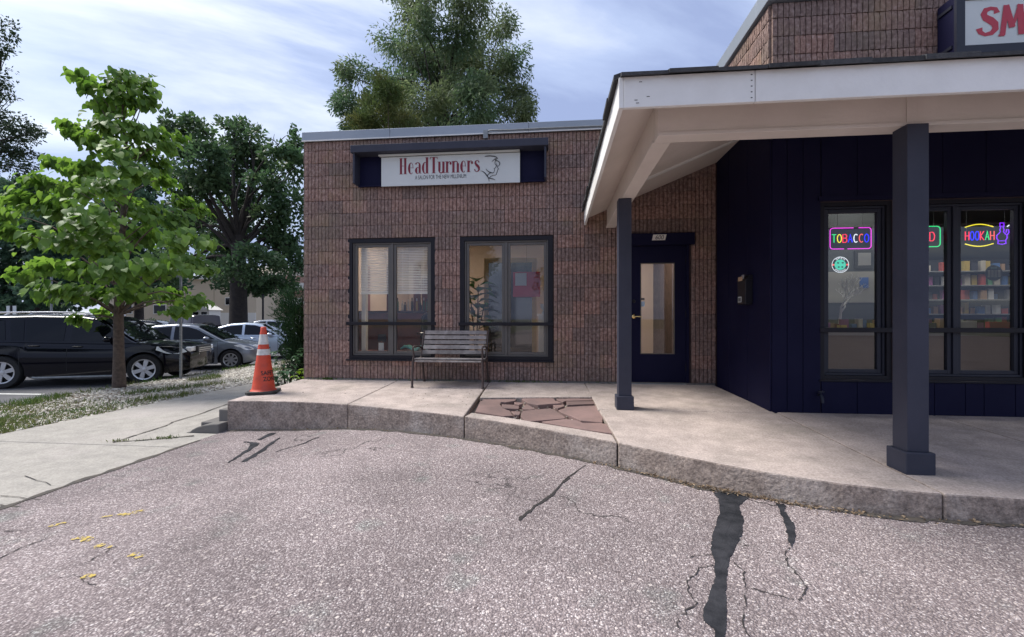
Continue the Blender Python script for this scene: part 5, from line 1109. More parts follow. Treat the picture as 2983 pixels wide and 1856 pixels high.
SEDAN = dict(L=4.37, W=1.70, xf=1.365, xr=-1.205, wr=.305, clr=.18, shoulder=[(-2.185, .72), (-2.12, .93), (-1.8, 1.0), (-1.0, .985), (.5, .93), (1.0, .93), (1.5, .86), (1.9, .76), (2.1, .66), (2.185, .55)],
             roof=[(-1.86, 1.0), (-1.3, 1.25), (-.75, 1.41), (-.2, 1.45), (.2, 1.42), (.42, 1.36), (1.18, .93)], ws_top=.40, rg_top=-1.0, tb=.04, tt=.22,
             windows=[[(-1.52, 1.02), (-1.2, 1.19), (-.8, 1.32), (-.3, 1.37), (-.3, .98)], [(-.21, .975), (-.21, 1.375), (.15, 1.35), (.4, 1.27), (.92, .965)]],
             headlamp=[(1.45, .76), (1.62, .80), (1.95, .70), (2.02, .62), (1.8, .61)], tail=[(-2.15, .86), (-1.85, .9), (-1.85, .8), (-2.14, .74)], seams=[-1.05, -.25, 1.0], handles=[(-.62, .88), (.12, .85)], mirror=(.72, .98), grille=(.5, .6), spokes=8)
HATCH = dict(SEDAN, L=4.2, xr=-1.2, shoulder=[(-2.1, .7), (-2.06, .98), (-1.6, 1.02), (.5, .97), (1.0, .97), (1.5, .92), (1.85, .8), (2.0, .68), (2.1, .55)], roof=[(-2.02, 1.0), (-1.8, 1.3), (-1.4, 1.48), (-.5, 1.55), (.1, 1.53), (.4, 1.46), (1.2, .97)], rg_top=-1.5,
             windows=[[(-1.62, 1.06), (-1.35, 1.36), (-1.1, 1.40), (-1.0, 1.04)], [(-.93, 1.04), (-1.02, 1.42), (-.3, 1.46), (-.3, 1.02)], [(-.21, 1.02), (-.21, 1.46), (.15, 1.44), (.4, 1.34), (.95, 1.0)]], tail=[(-2.08, .95), (-1.9, 1.0), (-1.9, .85), (-2.08, .8)])
JEEP = dict(L=4.3, W=1.85, xf=1.35, xr=-1.25, wr=.40, clr=.36, shoulder=[(-2.15, 1.05), (-2.1, 1.14), (.5, 1.14), (.8, 1.12), (1.9, 1.06), (2.1, 1.0), (2.15, .8)], roof=[(-2.1, 1.15), (-2.06, 1.78), (-1.9, 1.82), (.3, 1.80), (.5, 1.74), (.85, 1.13)], ws_top=.5, rg_top=-2.07, tb=.1, tt=.17,
            windows=[[(-1.95, 1.2), (-1.93, 1.68), (-1.0, 1.69), (-1.0, 1.2)], [(-.9, 1.2), (-.9, 1.69), (-.1, 1.69), (-.1, 1.2)], [(0, 1.2), (0, 1.69), (.4, 1.68), (.68, 1.2)]], headlamp=[(1.95, .8), (1.95, .95), (2.1, .95), (2.1, .8)], tail=[(-2.12, .9), (-2.0, .9), (-2.0, .75), (-2.12, .75)], seams=[-.95, -.05, .75], handles=[(-.75, 1.0), (.1, 1.0)], mirror=(.6, 1.2), grille=(.7, .95), spokes=6)
def near_pt(D, lat): return Vector((lat*CA - D*SA, D*CA + lat*SA, LOTZ))
def place(spec, D, lat, wheel_x, hd):      # put the car so that its near-side wheel at wheel_x stands at (D, lat)
    p = near_pt(D, lat); c, s_ = math.cos(hd), math.sin(hd); off = Vector((wheel_x*c - (-(spec['W']/2-.1))*s_, wheel_x*s_ + (-(spec['W']/2-.1))*c, 0)); return p - off
h1 = R(20)
car('parked_suv', 'black sport utility vehicle with roof rails parked behind the young tree', 'suv', place(SUV, 10.25, -11.75, SUV['xr'], h1), h1, SUV, paint('black_paint', (.003, .003, .007), .0, .10, .3, .2))
h2 = R(21)
car('parked_car', 'dark grey sedan parked beside the black vehicle', 'car', place(SEDAN, 14.2, -9.0, SEDAN['xf'], h2), h2, SEDAN, paint('grey_paint', (.18, .195, .225), .5, .3))
car('parked_car', 'silver blue sedan parked beyond the dark grey sedan', 'car', place(SEDAN, 18.0, -9.1, SEDAN['xf'], h2), h2, dict(SEDAN, spokes=6), paint('silver_blue', (.48, .54, .62), .5, .3))
car('parked_car', 'white sedan parked facing away behind the dark grey sedan', 'car', place(SEDAN, 20.0, -15.6, SEDAN['xr'], R(198)), R(198), SEDAN, paint('white_paint', (.75, .76, .78), .0, .25))
car('parked_car', 'white hatchback half hidden by the dark evergreen shrub', 'car', place(HATCH, 23.5, -11.2, HATCH['xr'], R(16)), R(16), HATCH, paint('white_paint_b', (.78, .79, .80), .0, .25))
car('parked_car', 'pale silver car whose roof shows behind the silver blue sedan', 'car', place(HATCH, 27.5, -16.6, HATCH['xr'], R(200)) + Vector((3, 0, 0)), R(200), HATCH, paint('pale_silver', (.45, .47, .5), .5, .3))
j = car('parked_jeep', 'dark maroon boxy off-road vehicle with rear spare wheel', 'off-road vehicle', near_pt(26.5, -19.3), R(155), JEEP, paint('dark_maroon', (.022, .012, .018), .3, .35))
MB().lathe([(0, -.12), (.3, -.12), (.36, -.06), (.36, .06), (.3, .1), (0, .1)], 24, (-2.28, 0, 1.05), 'x').build('spare_wheel', M['tyre'], j, smooth=40)
car('parked_car', 'black car with red tail lights parked left of the white sedan', 'car', near_pt(27, -23.2), R(205), HATCH, paint('black_paint_b', (.012, .011, .013), .2, .2))
car('parked_car', 'white car standing across the street seen only in the window reflection', 'car', Vector((-6.5, -19, asph(0, 0))), R(5), SUV, paint('white_paint_c', (.75, .76, .78), 0, .25))

# ------------------------------------------------------------ vegetation helpers
def leaf_cloud(name, C, D_, ln, wd, m, parent, kind=None, fold=0., normal=None):
    """C base points, D_ unit directions (N,3); diamond leaves"""
    n = len(C); rv = rng.normal(size=(n, 3)); Sd = np.cross(D_, rv); Sd /= np.linalg.norm(Sd, axis=1, keepdims=True) + 1e-9
    ln = np.asarray(ln).reshape(-1, 1)*np.ones((n, 1)); wd = np.asarray(wd).reshape(-1, 1)*np.ones((n, 1)); up = np.cross(Sd, D_)
    V = np.empty((n, 4, 3)); V[:, 0] = C; V[:, 1] = C + D_*ln*.45 + Sd*wd*.5 + up*wd*fold; V[:, 2] = C + D_*ln; V[:, 3] = C + D_*ln*.45 - Sd*wd*.5 + up*wd*fold
    me = bpy.data.meshes.new(name); me.vertices.add(4*n); me.vertices.foreach_set('co', V.reshape(-1)); me.loops.add(4*n); me.loops.foreach_set('vertex_index', np.arange(4*n, dtype=np.int32)); me.polygons.add(n); me.polygons.foreach_set('loop_start', np.arange(0, 4*n, 4, dtype=np.int32)); me.update(calc_edges=True); me.validate()
    me.materials.append(m); o = bpy.data.objects.new(name, me); scene.collection.objects.link(o); o.parent = parent
    if kind: o['kind'] = kind
    return o
def unit(a): return a/(np.linalg.norm(a, axis=1, keepdims=True) + 1e-9)
def clump_pts(c, r, n, shell=.55, sub=7):
    """points in a lumpy ellipsoid: sub-clumps give light and dark tufts with gaps"""
    out = []; ctr = unit(rng.normal(size=(sub, 3)))*rng.uniform(.25, .85, (sub, 1))
    for k in range(sub):
        q = unit(rng.normal(size=(n//sub+1, 3)))*(rng.uniform(0, 1, (n//sub+1, 1))**.5)*.48; out.append(q+ctr[k])
    return np.vstack(out)*np.array(r) + np.array(c)
def limb(mb, a, b, r0, r1, bend=.12, n=6, sides=7):
    a, b = Vector(a), Vector(b); l = (b-a).length; o1 = Vector((random.uniform(-1, 1), random.uniform(-1, 1), random.uniform(-.3, .6)))*l*bend; pts = []
    for k in range(n): t = k/(n-1); pts.append(a.lerp(b, t) + o1*math.sin(math.pi*t) + Vector((0, 0, l*.10*math.sin(math.pi*t))))
    mb.tube(pts, [r0+(r1-r0)*k/(n-1) for k in range(n)], sides); return pts
def tree(name, label, D, base_uv, clumps, leafm, ln, wd, dens, trunk_r, fork_uv, barkm, group=None, base_z=None, droop=0., gnd=None, dscale=.75, cat='tree'):
    """clumps: (u, v, ru, rv) in the 2430-wide photo, all standing round the trunk at depth D"""
    k = D*S/FPX; b = W(base_uv[0], base_uv[1], D); b.z = base_z if base_z is not None else LOTZ
    t = thing(name, label, cat, b, 0, group); fk = W(fork_uv[0], fork_uv[1], D) - b
    mb = MB(); mb.tube([(0, 0, -.05), (0, 0, .25), (fk.x*.5, fk.y*.5, fk.z*.5), tuple(fk)], [trunk_r*1.35, trunk_r*1.05, trunk_r*.9, trunk_r*.72], 12); mb.build('trunk', barkm, t, smooth=60)
    C, Dv = [], []; mb = MB(); cs = []
    spread = max(c[2] for c in clumps)*k
    vmid = [c[1] for c in clumps]; ulo = min(c[0]-c[2] for c in clumps); uhi = max(c[0]+c[2] for c in clumps); uc, uw = (ulo+uhi)/2, max(1, (uhi-ulo)/2)
    for (u, v, ru, rv) in clumps:
        e_ = min(1, abs(u-uc)/uw); dd = random.uniform(-1, 1)*uw*k*dscale*math.sqrt(max(.05, 1-e_*e_))
        c = W(u, v, D+dd) - b; q_ = (D+dd)/D; cs.append((c, ru*k*q_, rv*k*q_))
    for c, r1, r2 in cs:
        st_ = fk*random.uniform(.8, 1.0) if c.z > fk.z else fk*random.uniform(.75, .95)
        pts = limb(mb, st_, c, trunk_r*random.uniform(.16, .30), trunk_r*.05)
        for q in range(3): limb(mb, pts[random.randint(3, 5)], c + Vector((random.uniform(-1, 1)*r1*.8, random.uniform(-1, 1)*r1*.8, random.uniform(-.7, .9)*r2)), trunk_r*.06, trunk_r*.02, .1, 4, 5)
        n = int(dens*r1*r2*4); P = clump_pts(c, (r1, r1*.9, r2), n, sub=max(5, int(6+n/250))); C.append(P); d = P-np.array(c); d = unit(d) + rng.normal(size=P.shape)*.8 + np.array([0, 0, -droop]); Dv.append(unit(d))
    mb.build('limbs', barkm, t, smooth=60); C = np.vstack(C); Dv = np.vstack(Dv)
    leaf_cloud('crown', C, Dv, rng.uniform(.7, 1.25, len(C))*ln, rng.uniform(.7, 1.25, len(C))*wd, leafm, t, 'stuff', .12); return t
LM = dict(oak=leafmat('oak_leaf', (.04, .075, .032), (.105, .155, .07), .35, .5, .3, (.07, .125, .06), .5), willow=leafmat('willow_leaf', (.085, .115, .055), (.18, .22, .11), .38, .5, .25, (.09, .145, .075), .35), juniper=leafmat('juniper_leaf', (.085, .10, .035), (.14, .145, .055), .25, .7, .1, (.08, .115, .04), .8),
          elm=leafmat('elm_leaf', (.025, .045, .022), (.05, .07, .035), .3, .5, .2), dark=leafmat('dark_leaf', (.035, .068, .04), (.075, .12, .07), .3, .6, .2, (.06, .11, .07), .4), ever=leafmat('evergreen', (.012, .034, .016), (.03, .07, .028), .15, .6, .2, (.035, .075, .03), 1.6),
          catalpa=leafmat('catalpa_leaf', (.08, .155, .03), (.195, .305, .065), .42, .5, .3), weed=leafmat('weed', (.07, .10, .03), (.16, .17, .065), .3, .6, .2, (.06, .11, .03), 1.5), hosta=leafmat('shade_leaf', (.03, .085, .03), (.07, .14, .06), .25, .35, .5), lime=leafmat('lime_leaf', (.16, .26, .03), (.22, .32, .05), .35, .5, .3))
# trees beyond
tree('oak_tree', 'large dark oak with thick trunk standing beside the pale building', 31, (566, 760), [(470,300,55,38),(560,300,42,30),(590,330,55,40),(660,345,50,36),(700,400,45,45),(430,350,50,45),(500,370,60,45),(420,430,55,50),(500,450,60,50),(470,520,70,45),(430,560,60,40),(540,410,45,40),(640,430,55,40),(690,480,50,45),(520,560,60,45),(590,540,50,40),(660,560,65,45),(700,620,45,50),(620,620,70,45),(540,640,50,35),(660,680,55,30),(600,690,45,25),(395,300,30,30),(450,640,60,35),(390,640,55,50),(566,640,60,40),(575,680,50,22),(540,600,50,35),(620,670,70,30),(480,410,60,50),(560,360,60,45),(620,400,60,45),(600,470,60,45),(540,500,60,45),(690,540,50,50),(700,350,30,40),(650,500,50,40),(440,500,55,45)],
     LM['oak'], .30, .20, 100, .58, (566, 560), M['darkbark'], dscale=.7)
tree('willow_tree', 'tall grey-green tree with feathery leaves rising behind the low roof', 27, (1050, 760), [(990,20,75,50),(1120,10,70,55),(960,110,80,55),(1080,90,80,60),(1180,70,50,45),(930,190,70,55),(1040,180,80,60),(1150,170,80,55),(1220,150,45,50),(850,190,60,45),(820,250,50,45),(1000,260,90,50),(1120,260,80,50),(1220,230,55,50),(1250,260,35,45),(880,280,70,40),(1180,290,80,40),(840,300,45,30),(1060,-60,110,55),(960,-40,70,50),(1050,320,150,50),(1050,130,70,60),(1000,70,60,50),(1130,220,70,50),(960,230,60,50),(1080,220,60,50),(1190,200,50,50),(900,240,50,40),(1000,140,60,50),(1120,130,60,50)],
     LM['willow'], .27, .085, 210, .32, (1055, 270), M['darkbark'], droop=1.0, dscale=.6)
tree('juniper_tree', 'olive brown juniper tree standing just behind the low roof', 17, (920, 740), [(920,215,40,50),(900,270,55,45),(950,280,50,40),(860,300,45,40),(980,310,30,35),(910,330,80,40),(930,400,90,60)], LM['juniper'], .17, .04, 800, .16, (915, 420), M['bark'], droop=-.9, dscale=.5, base_z=-.95)
tree('elm_tree', 'thin-leaved tree whose drooping branches reach in from the side', 15, (-150, 760), [(5,70,30,35),(5,120,30,25),(15,225,40,25),(30,285,45,35),(60,320,50,28),(20,350,55,40),(70,365,40,18),(95,310,22,12),(25,400,55,30),(-60,200,80,70),(-90,330,90,80),(-80,90,80,60),(-170,200,90,90)], LM['elm'], .11, .055, 420, .26, (-140, 420), M['darkbark'], droop=.6, dscale=.35)
for k, (D, bu, cl, lab) in enumerate(((40, 95, [(20,460,70,45),(70,470,70,45),(-10,520,80,55),(30,540,80,55),(100,540,80,55),(150,600,70,55),(60,620,90,55),(10,680,80,50),(110,690,80,50),(180,690,70,50),(60,725,120,28),(190,540,60,50)], 'dark tree mass behind the young tree on the street side'), (44, 330, [(330,430,50,40),(290,480,60,45),(350,500,60,45),(380,560,55,50),(300,570,70,50),(340,640,70,45),(400,680,60,35),(270,660,60,45),(230,600,50,50)], 'dark tree standing between the young tree and the oak'))):
    tree('dark_tree', lab, D, (bu, 755), cl, LM['dark'], .42, .3, 75, .4, (bu, 640), M['darkbark'], dscale=.5)
# trees behind the viewer: window reflections, plus unseen ones added to darken the SUV
for x, y, s_, lab in ((-9, -26, 1.0, 'tree across the street seen only in the window reflection, by the white car'), (2.5, -30, 1.2, 'wide tree across the street seen only in the door reflection'), (-19, -17, 1.1, 'unseen tree added across the drive to darken the black vehicle, nearest the street corner'), (-27, -14, 1.2, 'unseen tree added across the drive to darken the black vehicle, second from the corner'), (-36, -10, 1.2, 'unseen tree added across the drive to darken the black vehicle, third from the corner')):
    t = thing('offscreen_tree', lab, 'tree', (x, y, -.4)); MB().tube([(0, 0, -.1), (0, 0, 2.5), (.2, 0, 5)], [.3, .24, .1], 10).build('trunk', M['darkbark'], t, smooth=60)
    P = np.vstack([clump_pts((random.uniform(-2.5, 2.5)*s_, random.uniform(-2, 2), random.uniform(4, 8)*s_), (2*s_, 2, 1.6), 700) for q in range(9)]); leaf_cloud('crown', P, unit(rng.normal(size=P.shape)), .35, .26, LM['oak'], t, 'stuff')

# young catalpa with big heart-shaped leaves
TD = 9.55
ct_ = W(283, 916, TD); ct_.z = stripz(ct_.x, ct_.y)
cat_t = thing('young_tree', 'young tree with big bright green heart-shaped leaves in the planting strip', 'tree', ct_)
kx = TD*S/FPX
trunkpx = [(283,925),(282,840),(281,760),(283,700),(286,620),(292,520),(296,430),(297,350),(293,270),(290,200)]
tp = [W(u, v, TD) - ct_ for u, v in trunkpx]; mb = MB(); tp[0].z = -.05; mb.tube(tp, [.125, .095, .088, .08, .066, .05, .038, .027, .017, .007], 12); mb.build('trunk', M['bark'], cat_t, smooth=60)
CL = [(300,185,34,28),(265,205,30,22),(345,205,28,25),(195,180,28,14),(215,205,30,20),(310,235,52,30),(355,235,22,28),(262,255,45,28),(250,300,40,30),(160,292,26,12),(185,315,32,22),(225,335,38,28),(320,310,42,26),(365,320,38,28),(425,328,22,16),(395,345,25,18),(330,360,40,26),(380,385,30,28),(275,360,35,26),(155,390,38,18),(205,400,48,26),(125,385,20,12),(100,430,45,24),(185,450,60,32),(255,440,45,30),(330,410,40,26),(385,425,30,24),(60,470,42,24),(20,510,30,20),(130,490,60,35),(215,520,60,35),(300,480,45,30),(350,500,40,28),(430,480,35,22),(470,495,28,20),(410,520,38,26),(20,545,22,14),(80,560,50,26),(160,570,55,30),(250,580,60,32),(340,560,60,32),(430,570,45,26),(490,575,24,16),(120,630,55,26),(60,655,38,18),(200,640,60,30),(290,640,60,30),(380,630,60,28),(450,620,40,24),(490,640,18,12),(150,690,55,26),(230,700,55,26),(320,695,55,26),(400,700,50,24),(455,715,32,14),(490,718,16,8),(110,700,30,16),(185,755,18,12),(205,765,16,10),(240,742,25,15),(420,735,28,14)]
heart = [(0, 0), (-.30, -.10), (-.46, .12), (-.46, .38), (-.30, .68), (0, 1.0), (.30, .68), (.46, .38), (.46, .12), (.30, -.10)]
def heart_leaf(base, d, nrm, s_):
    d = d.normalized(); nrm = (nrm - d*nrm.dot(d)).normalized(); sd_ = d.cross(nrm); vs = []
    for x, y in heart: vs.append(base + d*(y*s_) + sd_*(x*s_) + nrm*(s_*(.22*abs(x) - .22*y*y)))
    vs.append(base + d*(.42*s_) - nrm*(s_*.04))
    return vs
hf = [(10, i, (i+1) % 10) for i in range(10)]
leaves = []; mb = MB(); tv = [Vector(p) for p in tp]
for (u, v, ru, rv) in CL:
    e_ = min(1, abs(u-270)/260); dd = random.uniform(-1, 1)*1.9*math.sqrt(max(.05, 1-e_*e_))*min(1, max(.15, (v-170)/380)); c = W(u, v, TD+dd) - ct_
    at = min(max(c.z - .55*math.hypot(c.x-.02, c.y) - .15, 1.55), c.z-.05 if c.z < 5.6 else 5.2); i = max(k for k in range(len(tv)) if tv[k].z <= at + .001); i = min(i, len(tv)-2); f_ = (at-tv[i].z)/(tv[i+1].z-tv[i].z); s0 = tv[i].lerp(tv[i+1], min(1, max(0, f_)))
    limb(mb, s0, c, .022 if c.z < 4 else .012, .006, .06, 6, 6)
    n = int(ru*rv*.085)+9
    for q in range(n):
        o_ = Vector((random.gauss(0, .40)*ru*kx, random.gauss(0, .40)*ru*kx*.9, random.gauss(0, .40)*rv*kx)); p = c + o_; out = Vector((p.x, p.y, 0)); out = out.normalized() if out.length > .05 else Vector((1, 0, 0))
        d = out*random.uniform(.3, 1) + Vector((random.uniform(-.6, .6), random.uniform(-.6, .6), random.uniform(-1.5, -.15))); nn = Vector((0, 0, 1)) + out*.5 + Vector((random.uniform(-.5, .5), random.uniform(-.5, .5), 0)); leaves.append((p, heart_leaf(p, d, nn, random.uniform(.085, .185))))
mb.build('limbs', M['bark'], cat_t, smooth=60)
camd = Vector((SA, -CA, 0)); leaves.sort(key=lambda l: -(l[0].dot(camd)))
for p, vs in leaves[:290]:
    m2 = MB(); m2.add([v-p for v in vs], hf); o = m2.build('leaf', LM['catalpa'], cat_t, smooth=60); o.location = p
m2 = MB()
for p, vs in leaves[290:]: m2.add(vs, hf)
tag(m2.build('crown', LM['catalpa'], cat_t, smooth=60), kind='stuff')

# evergreen shrub and shade plants beside the salon wall
gz0 = side_ground(0, 8)
ev = thing('evergreen_shrub', 'dark feathery evergreen shrub growing against the brick wall end', 'shrub', (-5.18, 8.55, gz0))
mb = MB(); P = []; Dv = []
for k in range(150):
    a = random.uniform(0, 2*math.pi); h = random.uniform(.2, 1.85); r_ = (.36 if h < 1.0 else .52)*random.uniform(.4, 1); tip = Vector((r_*math.cos(a), r_*1.2*math.sin(a), h+.25)); st_ = Vector((tip.x*.15, tip.y*.15, h*.75)); 
    if k % 4 == 0: mb.tube([(0, 0, 0), tuple(st_), tuple(tip)], [.03, .015, .004], 5)
    for q in range(75):
        t_ = random.uniform(.25, 1); p = st_.lerp(tip, t_); P.append(p + Vector((random.gauss(0, .05), random.gauss(0, .05), random.gauss(0, .05)))); d = (tip-st_).normalized(); Dv.append(d + Vector((random.gauss(0, .5), random.gauss(0, .5), random.gauss(0, .4))))
mb.build('stems', M['darkbark'], ev); P = np.array([tuple(p) for p in P]); Dv = unit(np.array([tuple(p) for p in Dv])); leaf_cloud('foliage', P, Dv, rng.uniform(.05, .13, len(P)), .018, LM['ever'], ev, 'stuff')
def leafy(name, label, x, y, h, n, ls, m, spread=.3, cat='plant'):
    z = side_ground(x, y); t = thing(name, label, cat, (x, y, z)); ms = MB()
    for k in range(n//7+1):
        a = random.uniform(0, 6.28); tip = Vector((spread*random.uniform(.3, 1)*math.cos(a), spread*random.uniform(.3, 1)*math.sin(a), h*random.uniform(.6, 1))); ms.tube([(0, 0, 0), (tip.x*.4, tip.y*.4, tip.z*.6), tuple(tip)], [.007, .005, .002], 5)
        for q in range(7):
            t_ = .35+.65*q/6; p = Vector((tip.x*t_, tip.y*t_, tip.z*(1-(1-t_)**2))); b = a + random.uniform(-1.6, 1.6); l_ = ls*random.uniform(.7, 1.2); m3 = MB(); paddle(m3, (0, 0, 0), (l_*math.cos(b), l_*math.sin(b), l_*random.uniform(-.1, .45)), l_*.55, .3); o = m3.build('leaf', m, t, smooth=60); o.location = p
    ms.build('stems', M['darkbark'], t); return t
leafy('shade_plant', 'low glossy green plant beside the traffic cone', -4.68, 7.2, .62, 84, .13, LM['hosta'], .34)
leafy('shade_plant', 'taller sparse green plant behind the traffic cone', -4.95, 7.75, .95, 70, .12, LM['hosta'], .34)
leafy('shade_plant', 'lime green plant at the foot of the brick corner', -4.28, 6.98, .72, 21, .18, LM['lime'], .16)

# gravel, weeds, grass on the strip
def rock_mesh(name, pts, sizes, mats_, parent=None, label=None, flat=.6):
    g_ = (1+5**.5)/2; base = np.array([(-1, g_, 0), (1, g_, 0), (-1, -g_, 0), (1, -g_, 0), (0, -1, g_), (0, 1, g_), (0, -1, -g_), (0, 1, -g_), (g_, 0, -1), (g_, 0, 1), (-g_, 0, -1), (-g_, 0, 1)])/1.9
    fs = np.array([(0,11,5),(0,5,1),(0,1,7),(0,7,10),(0,10,11),(1,5,9),(5,11,4),(11,10,2),(10,7,6),(7,1,8),(3,9,4),(3,4,2),(3,2,6),(3,6,8),(3,8,9),(4,9,5),(2,4,11),(6,2,10),(8,6,7),(9,8,1)])
    n = len(pts); sc = sizes.reshape(-1, 1, 1)*rng.uniform(.55, 1.15, (n, 1, 3))*np.array([1, 1, flat]); a = rng.uniform(0, 6.28, n); V = base[None]*sc*rng.uniform(.8, 1.2, (n, 12, 1)); ca_, sa_ = np.cos(a)[:, None], np.sin(a)[:, None]
    X = V[:, :, 0]*ca_-V[:, :, 1]*sa_; Y = V[:, :, 0]*sa_+V[:, :, 1]*ca_; V = np.stack([X, Y, V[:, :, 2]], 2) + pts[:, None, :]; F = (fs[None] + 12*np.arange(n)[:, None, None]).reshape(-1, 3)
    me = bpy.data.meshes.new(name); me.vertices.add(12*n); me.vertices.foreach_set('co', V.reshape(-1)); me.loops.add(3*len(F)); me.loops.foreach_set('vertex_index', F.reshape(-1).astype(np.int32)); me.polygons.add(len(F)); me.polygons.foreach_set('loop_start', np.arange(0, 3*len(F), 3, dtype=np.int32)); me.update(calc_edges=True)
    me.materials.append(mats_); o = bpy.data.objects.new(name, me); scene.collection.objects.link(o); o.parent = parent; return tag(o, label, None, None, 'stuff')
M['gravel'] = leafmat('pale_gravel', (.22, .19, .155), (.70, .66, .58), 0., .9, .2)
def on_strip(n, dens_fn):
    out = []
    while len(out) < n:
        x, y = random.uniform(-9.55, -6.72), random.uniform(4.68, 17)**1.0
        if random.random() < dens_fn(x, y): out.append((x, y, stripz(x, y)))
    return np.array(out)
gd = lambda x, y: min(1, max(.25, .45 + .16*(y-6.0) + .12*(x+8.2)))
P = on_strip(21000, gd); P[:, 2] += .004; tag(rock_mesh('gravel', P, rng.uniform(.016, .04, len(P)), M['gravel']), 'pale grey gravel scattered over the planting strip')
def blades(n, dens_fn, hmin, hmax, w_, m, name, label):
    P = on_strip(n, dens_fn); d = unit(rng.normal(size=P.shape)*np.array([.5, .5, .25]) + np.array([0, 0, 1.0])); h = rng.uniform(hmin, hmax, n); o = leaf_cloud(name, P - np.array([0, 0, .005]), d, h, w_, m, None, 'stuff'); tag(o, label)
def patchy(x, y, s_=1.3, o=0): return .5 + .5*math.sin(x*s_*1.7+o+math.sin(y*1.1))*math.cos(y*s_+o*.5+math.sin(x*2.1))
blades(11000, lambda x, y: max(0, min(1, (.15 + (7.0-y)*.4)))*.9*(.3+.7*patchy(x, y, 2.3, 1)) + .06*(patchy(x, y) > .8), .03, .085, .009, LM['weed'], 'grass', 'short weedy grass covering the near end of the strip')
blades(4200, lambda x, y: 1. if patchy(x, y, 1.7, 2) > .83 and y > 6.5 else (.5 if x < -9.35 else 0), .05, .16, .011, LM['weed'], 'weeds', 'tufts of weeds growing through the gravel')
P = on_strip(5200, lambda x, y: .8 if y < 9 else .15); P[:, 2] += .006; d = unit(rng.normal(size=P.shape)*np.array([1, 1, .12])); tag(leaf_cloud('leaf_litter', P, d, rng.uniform(.02, .05, len(P)), .018, leafmat('dead_leaf', (.12, .08, .05), (.33, .25, .17), .1, .8, .1), None, 'stuff'), 'dry brown leaf litter on the strip')
# leaf litter against the kerb and in the flagstone joints
P = []
for k in range(560):
    x = random.choice([random.uniform(.3, 3.4), random.uniform(.7, 2.0), random.gauss(1.35, .25), random.uniform(-4, 4)]); y = curby(x) - abs(random.gauss(0, .035)) - .012; P.append((x, y, asph(x, y)+.008+random.uniform(0, .012)))
P = np.array(P); d = unit(rng.normal(size=P.shape)*np.array([1, 1, .25])); tag(leaf_cloud('leaf_litter', P, d, rng.uniform(.012, .035, len(P)), .013, bpy.data.materials['dead_leaf'], None, 'stuff'), 'dry leaves and grit gathered along the kerb foot')
P = []
for k in range(420):
    x = random.uniform(-.9, .45); y = random.uniform(float(np.interp(x, [-.935, .515], [4.83, 4.12]))+.06, 5.6); P.append((x, y, slabz(x, y)-.06+random.uniform(0, .02)))
P = np.array(P); tag(rock_mesh('grit', P, rng.uniform(.006, .016, len(P)), M['gravel']), 'loose grit between the flagstones')
P = []
for k in range(260):
    x = random.choice([random.gauss(-3.65, .05), random.uniform(-4, .9), random.gauss(-.55, .2)]); y = 6.775+random.uniform(-.01, .01); P.append((x, y, slabz(x, y)))
P = np.array(P); d = unit(rng.normal(size=P.shape)*.5 + np.array([0, -.3, 1])); tag(leaf_cloud('weeds', P, d, rng.uniform(.02, .06, len(P)), .012, LM['weed'], None, 'stuff'), 'small weeds along the foot of the brick wall')
P = []
for k in range(120):
    u_ = random.choice([random.gauss(285, 14), random.gauss(380, 25), random.gauss(400, 10)]); g_ = on_z(u_, float(np.interp(u_, [250, 330, 460], [1050, 1046, 1035])) + random.gauss(0, 1.2), swp); P.append((g_.x, g_.y, swz(g_.x, g_.y)))
P = np.array(P); d = unit(rng.normal(size=P.shape)*.7 + np.array([0, 0, 1])); tag(leaf_cloud('weeds', P, d, rng.uniform(.015, .05, len(P)), .010, LM['weed'], None, 'stuff'), 'weeds sprouting from the sidewalk joint')

P = []
for k in range(230):
    x, y = (random.gauss(-1.3, .45), random.gauss(5.9, .3)) if k < 120 else (random.uniform(-4, 2.3), random.uniform(5.0, 6.7))
    if y > 6.7 or y < curby(x)+.1 or (-.95 < x < .5 and y < 5.75): continue
    P.append((x, y, slabz(x, y)+.004))
P = np.array(P); d = unit(rng.normal(size=P.shape)*np.array([1, 1, .1])); tag(leaf_cloud('debris', P, d, rng.uniform(.008, .028, len(P)), .009, leafmat('pale_debris', (.09, .07, .05), (.55, .50, .43), 0., .8, .1), None, 'stuff'), 'scattered crumbs and dry bits on the raised walk')
# ------------------------------------------------------------ sign poles
q0 = W(429, 884, 10.9); q0.z = stripz(q0.x, q0.y); sp_ = thing('sign_post', 'slim grey perforated steel sign post before the black vehicle', 'sign post', q0)
q1 = W(433, 640, 10.9) - q0; mb = MB(); mb.box(-.022, .022, -.022, .022, -.1, q1.z+.25); mb.build('post', M['steel'], sp_, bevel=.003)
mb = MB(); 
for k in range(30): mb.box(-.006, .006, -.0235, -.0222, .15+k*.075, .165+k*.075)
mb.build('holes', M['blacktrim'], sp_)
mb = MB(); mb.box(-.15, .15, .024, .028, q1.z-.2, q1.z+.24); mb.build('sign_back', M['steel'], sp_)
q0 = W(27, 770, 30); q0.z = LOTZ; t = thing('lot_sign', 'pair of small white sign panels on a dark pole beyond the black vehicle', 'sign', q0); z1 = W(27, 726, 30).z - LOTZ; MB().tube([(0, 0, -.1), (0, 0, z1)], .07, 8).build('pole', M['darkframe'], t, smooth=40)
for s_ in (-1, 1): MB().box(s_*.24-.12, s_*.24+.12, -.02, .02, z1-.6, z1-.02).build('panel', M['signwhite'], t); MB().box(min(s_*.05, s_*.13), max(s_*.05, s_*.13), -.01, .01, z1-.3, z1-.26).build('bracket', M['darkframe'], t)
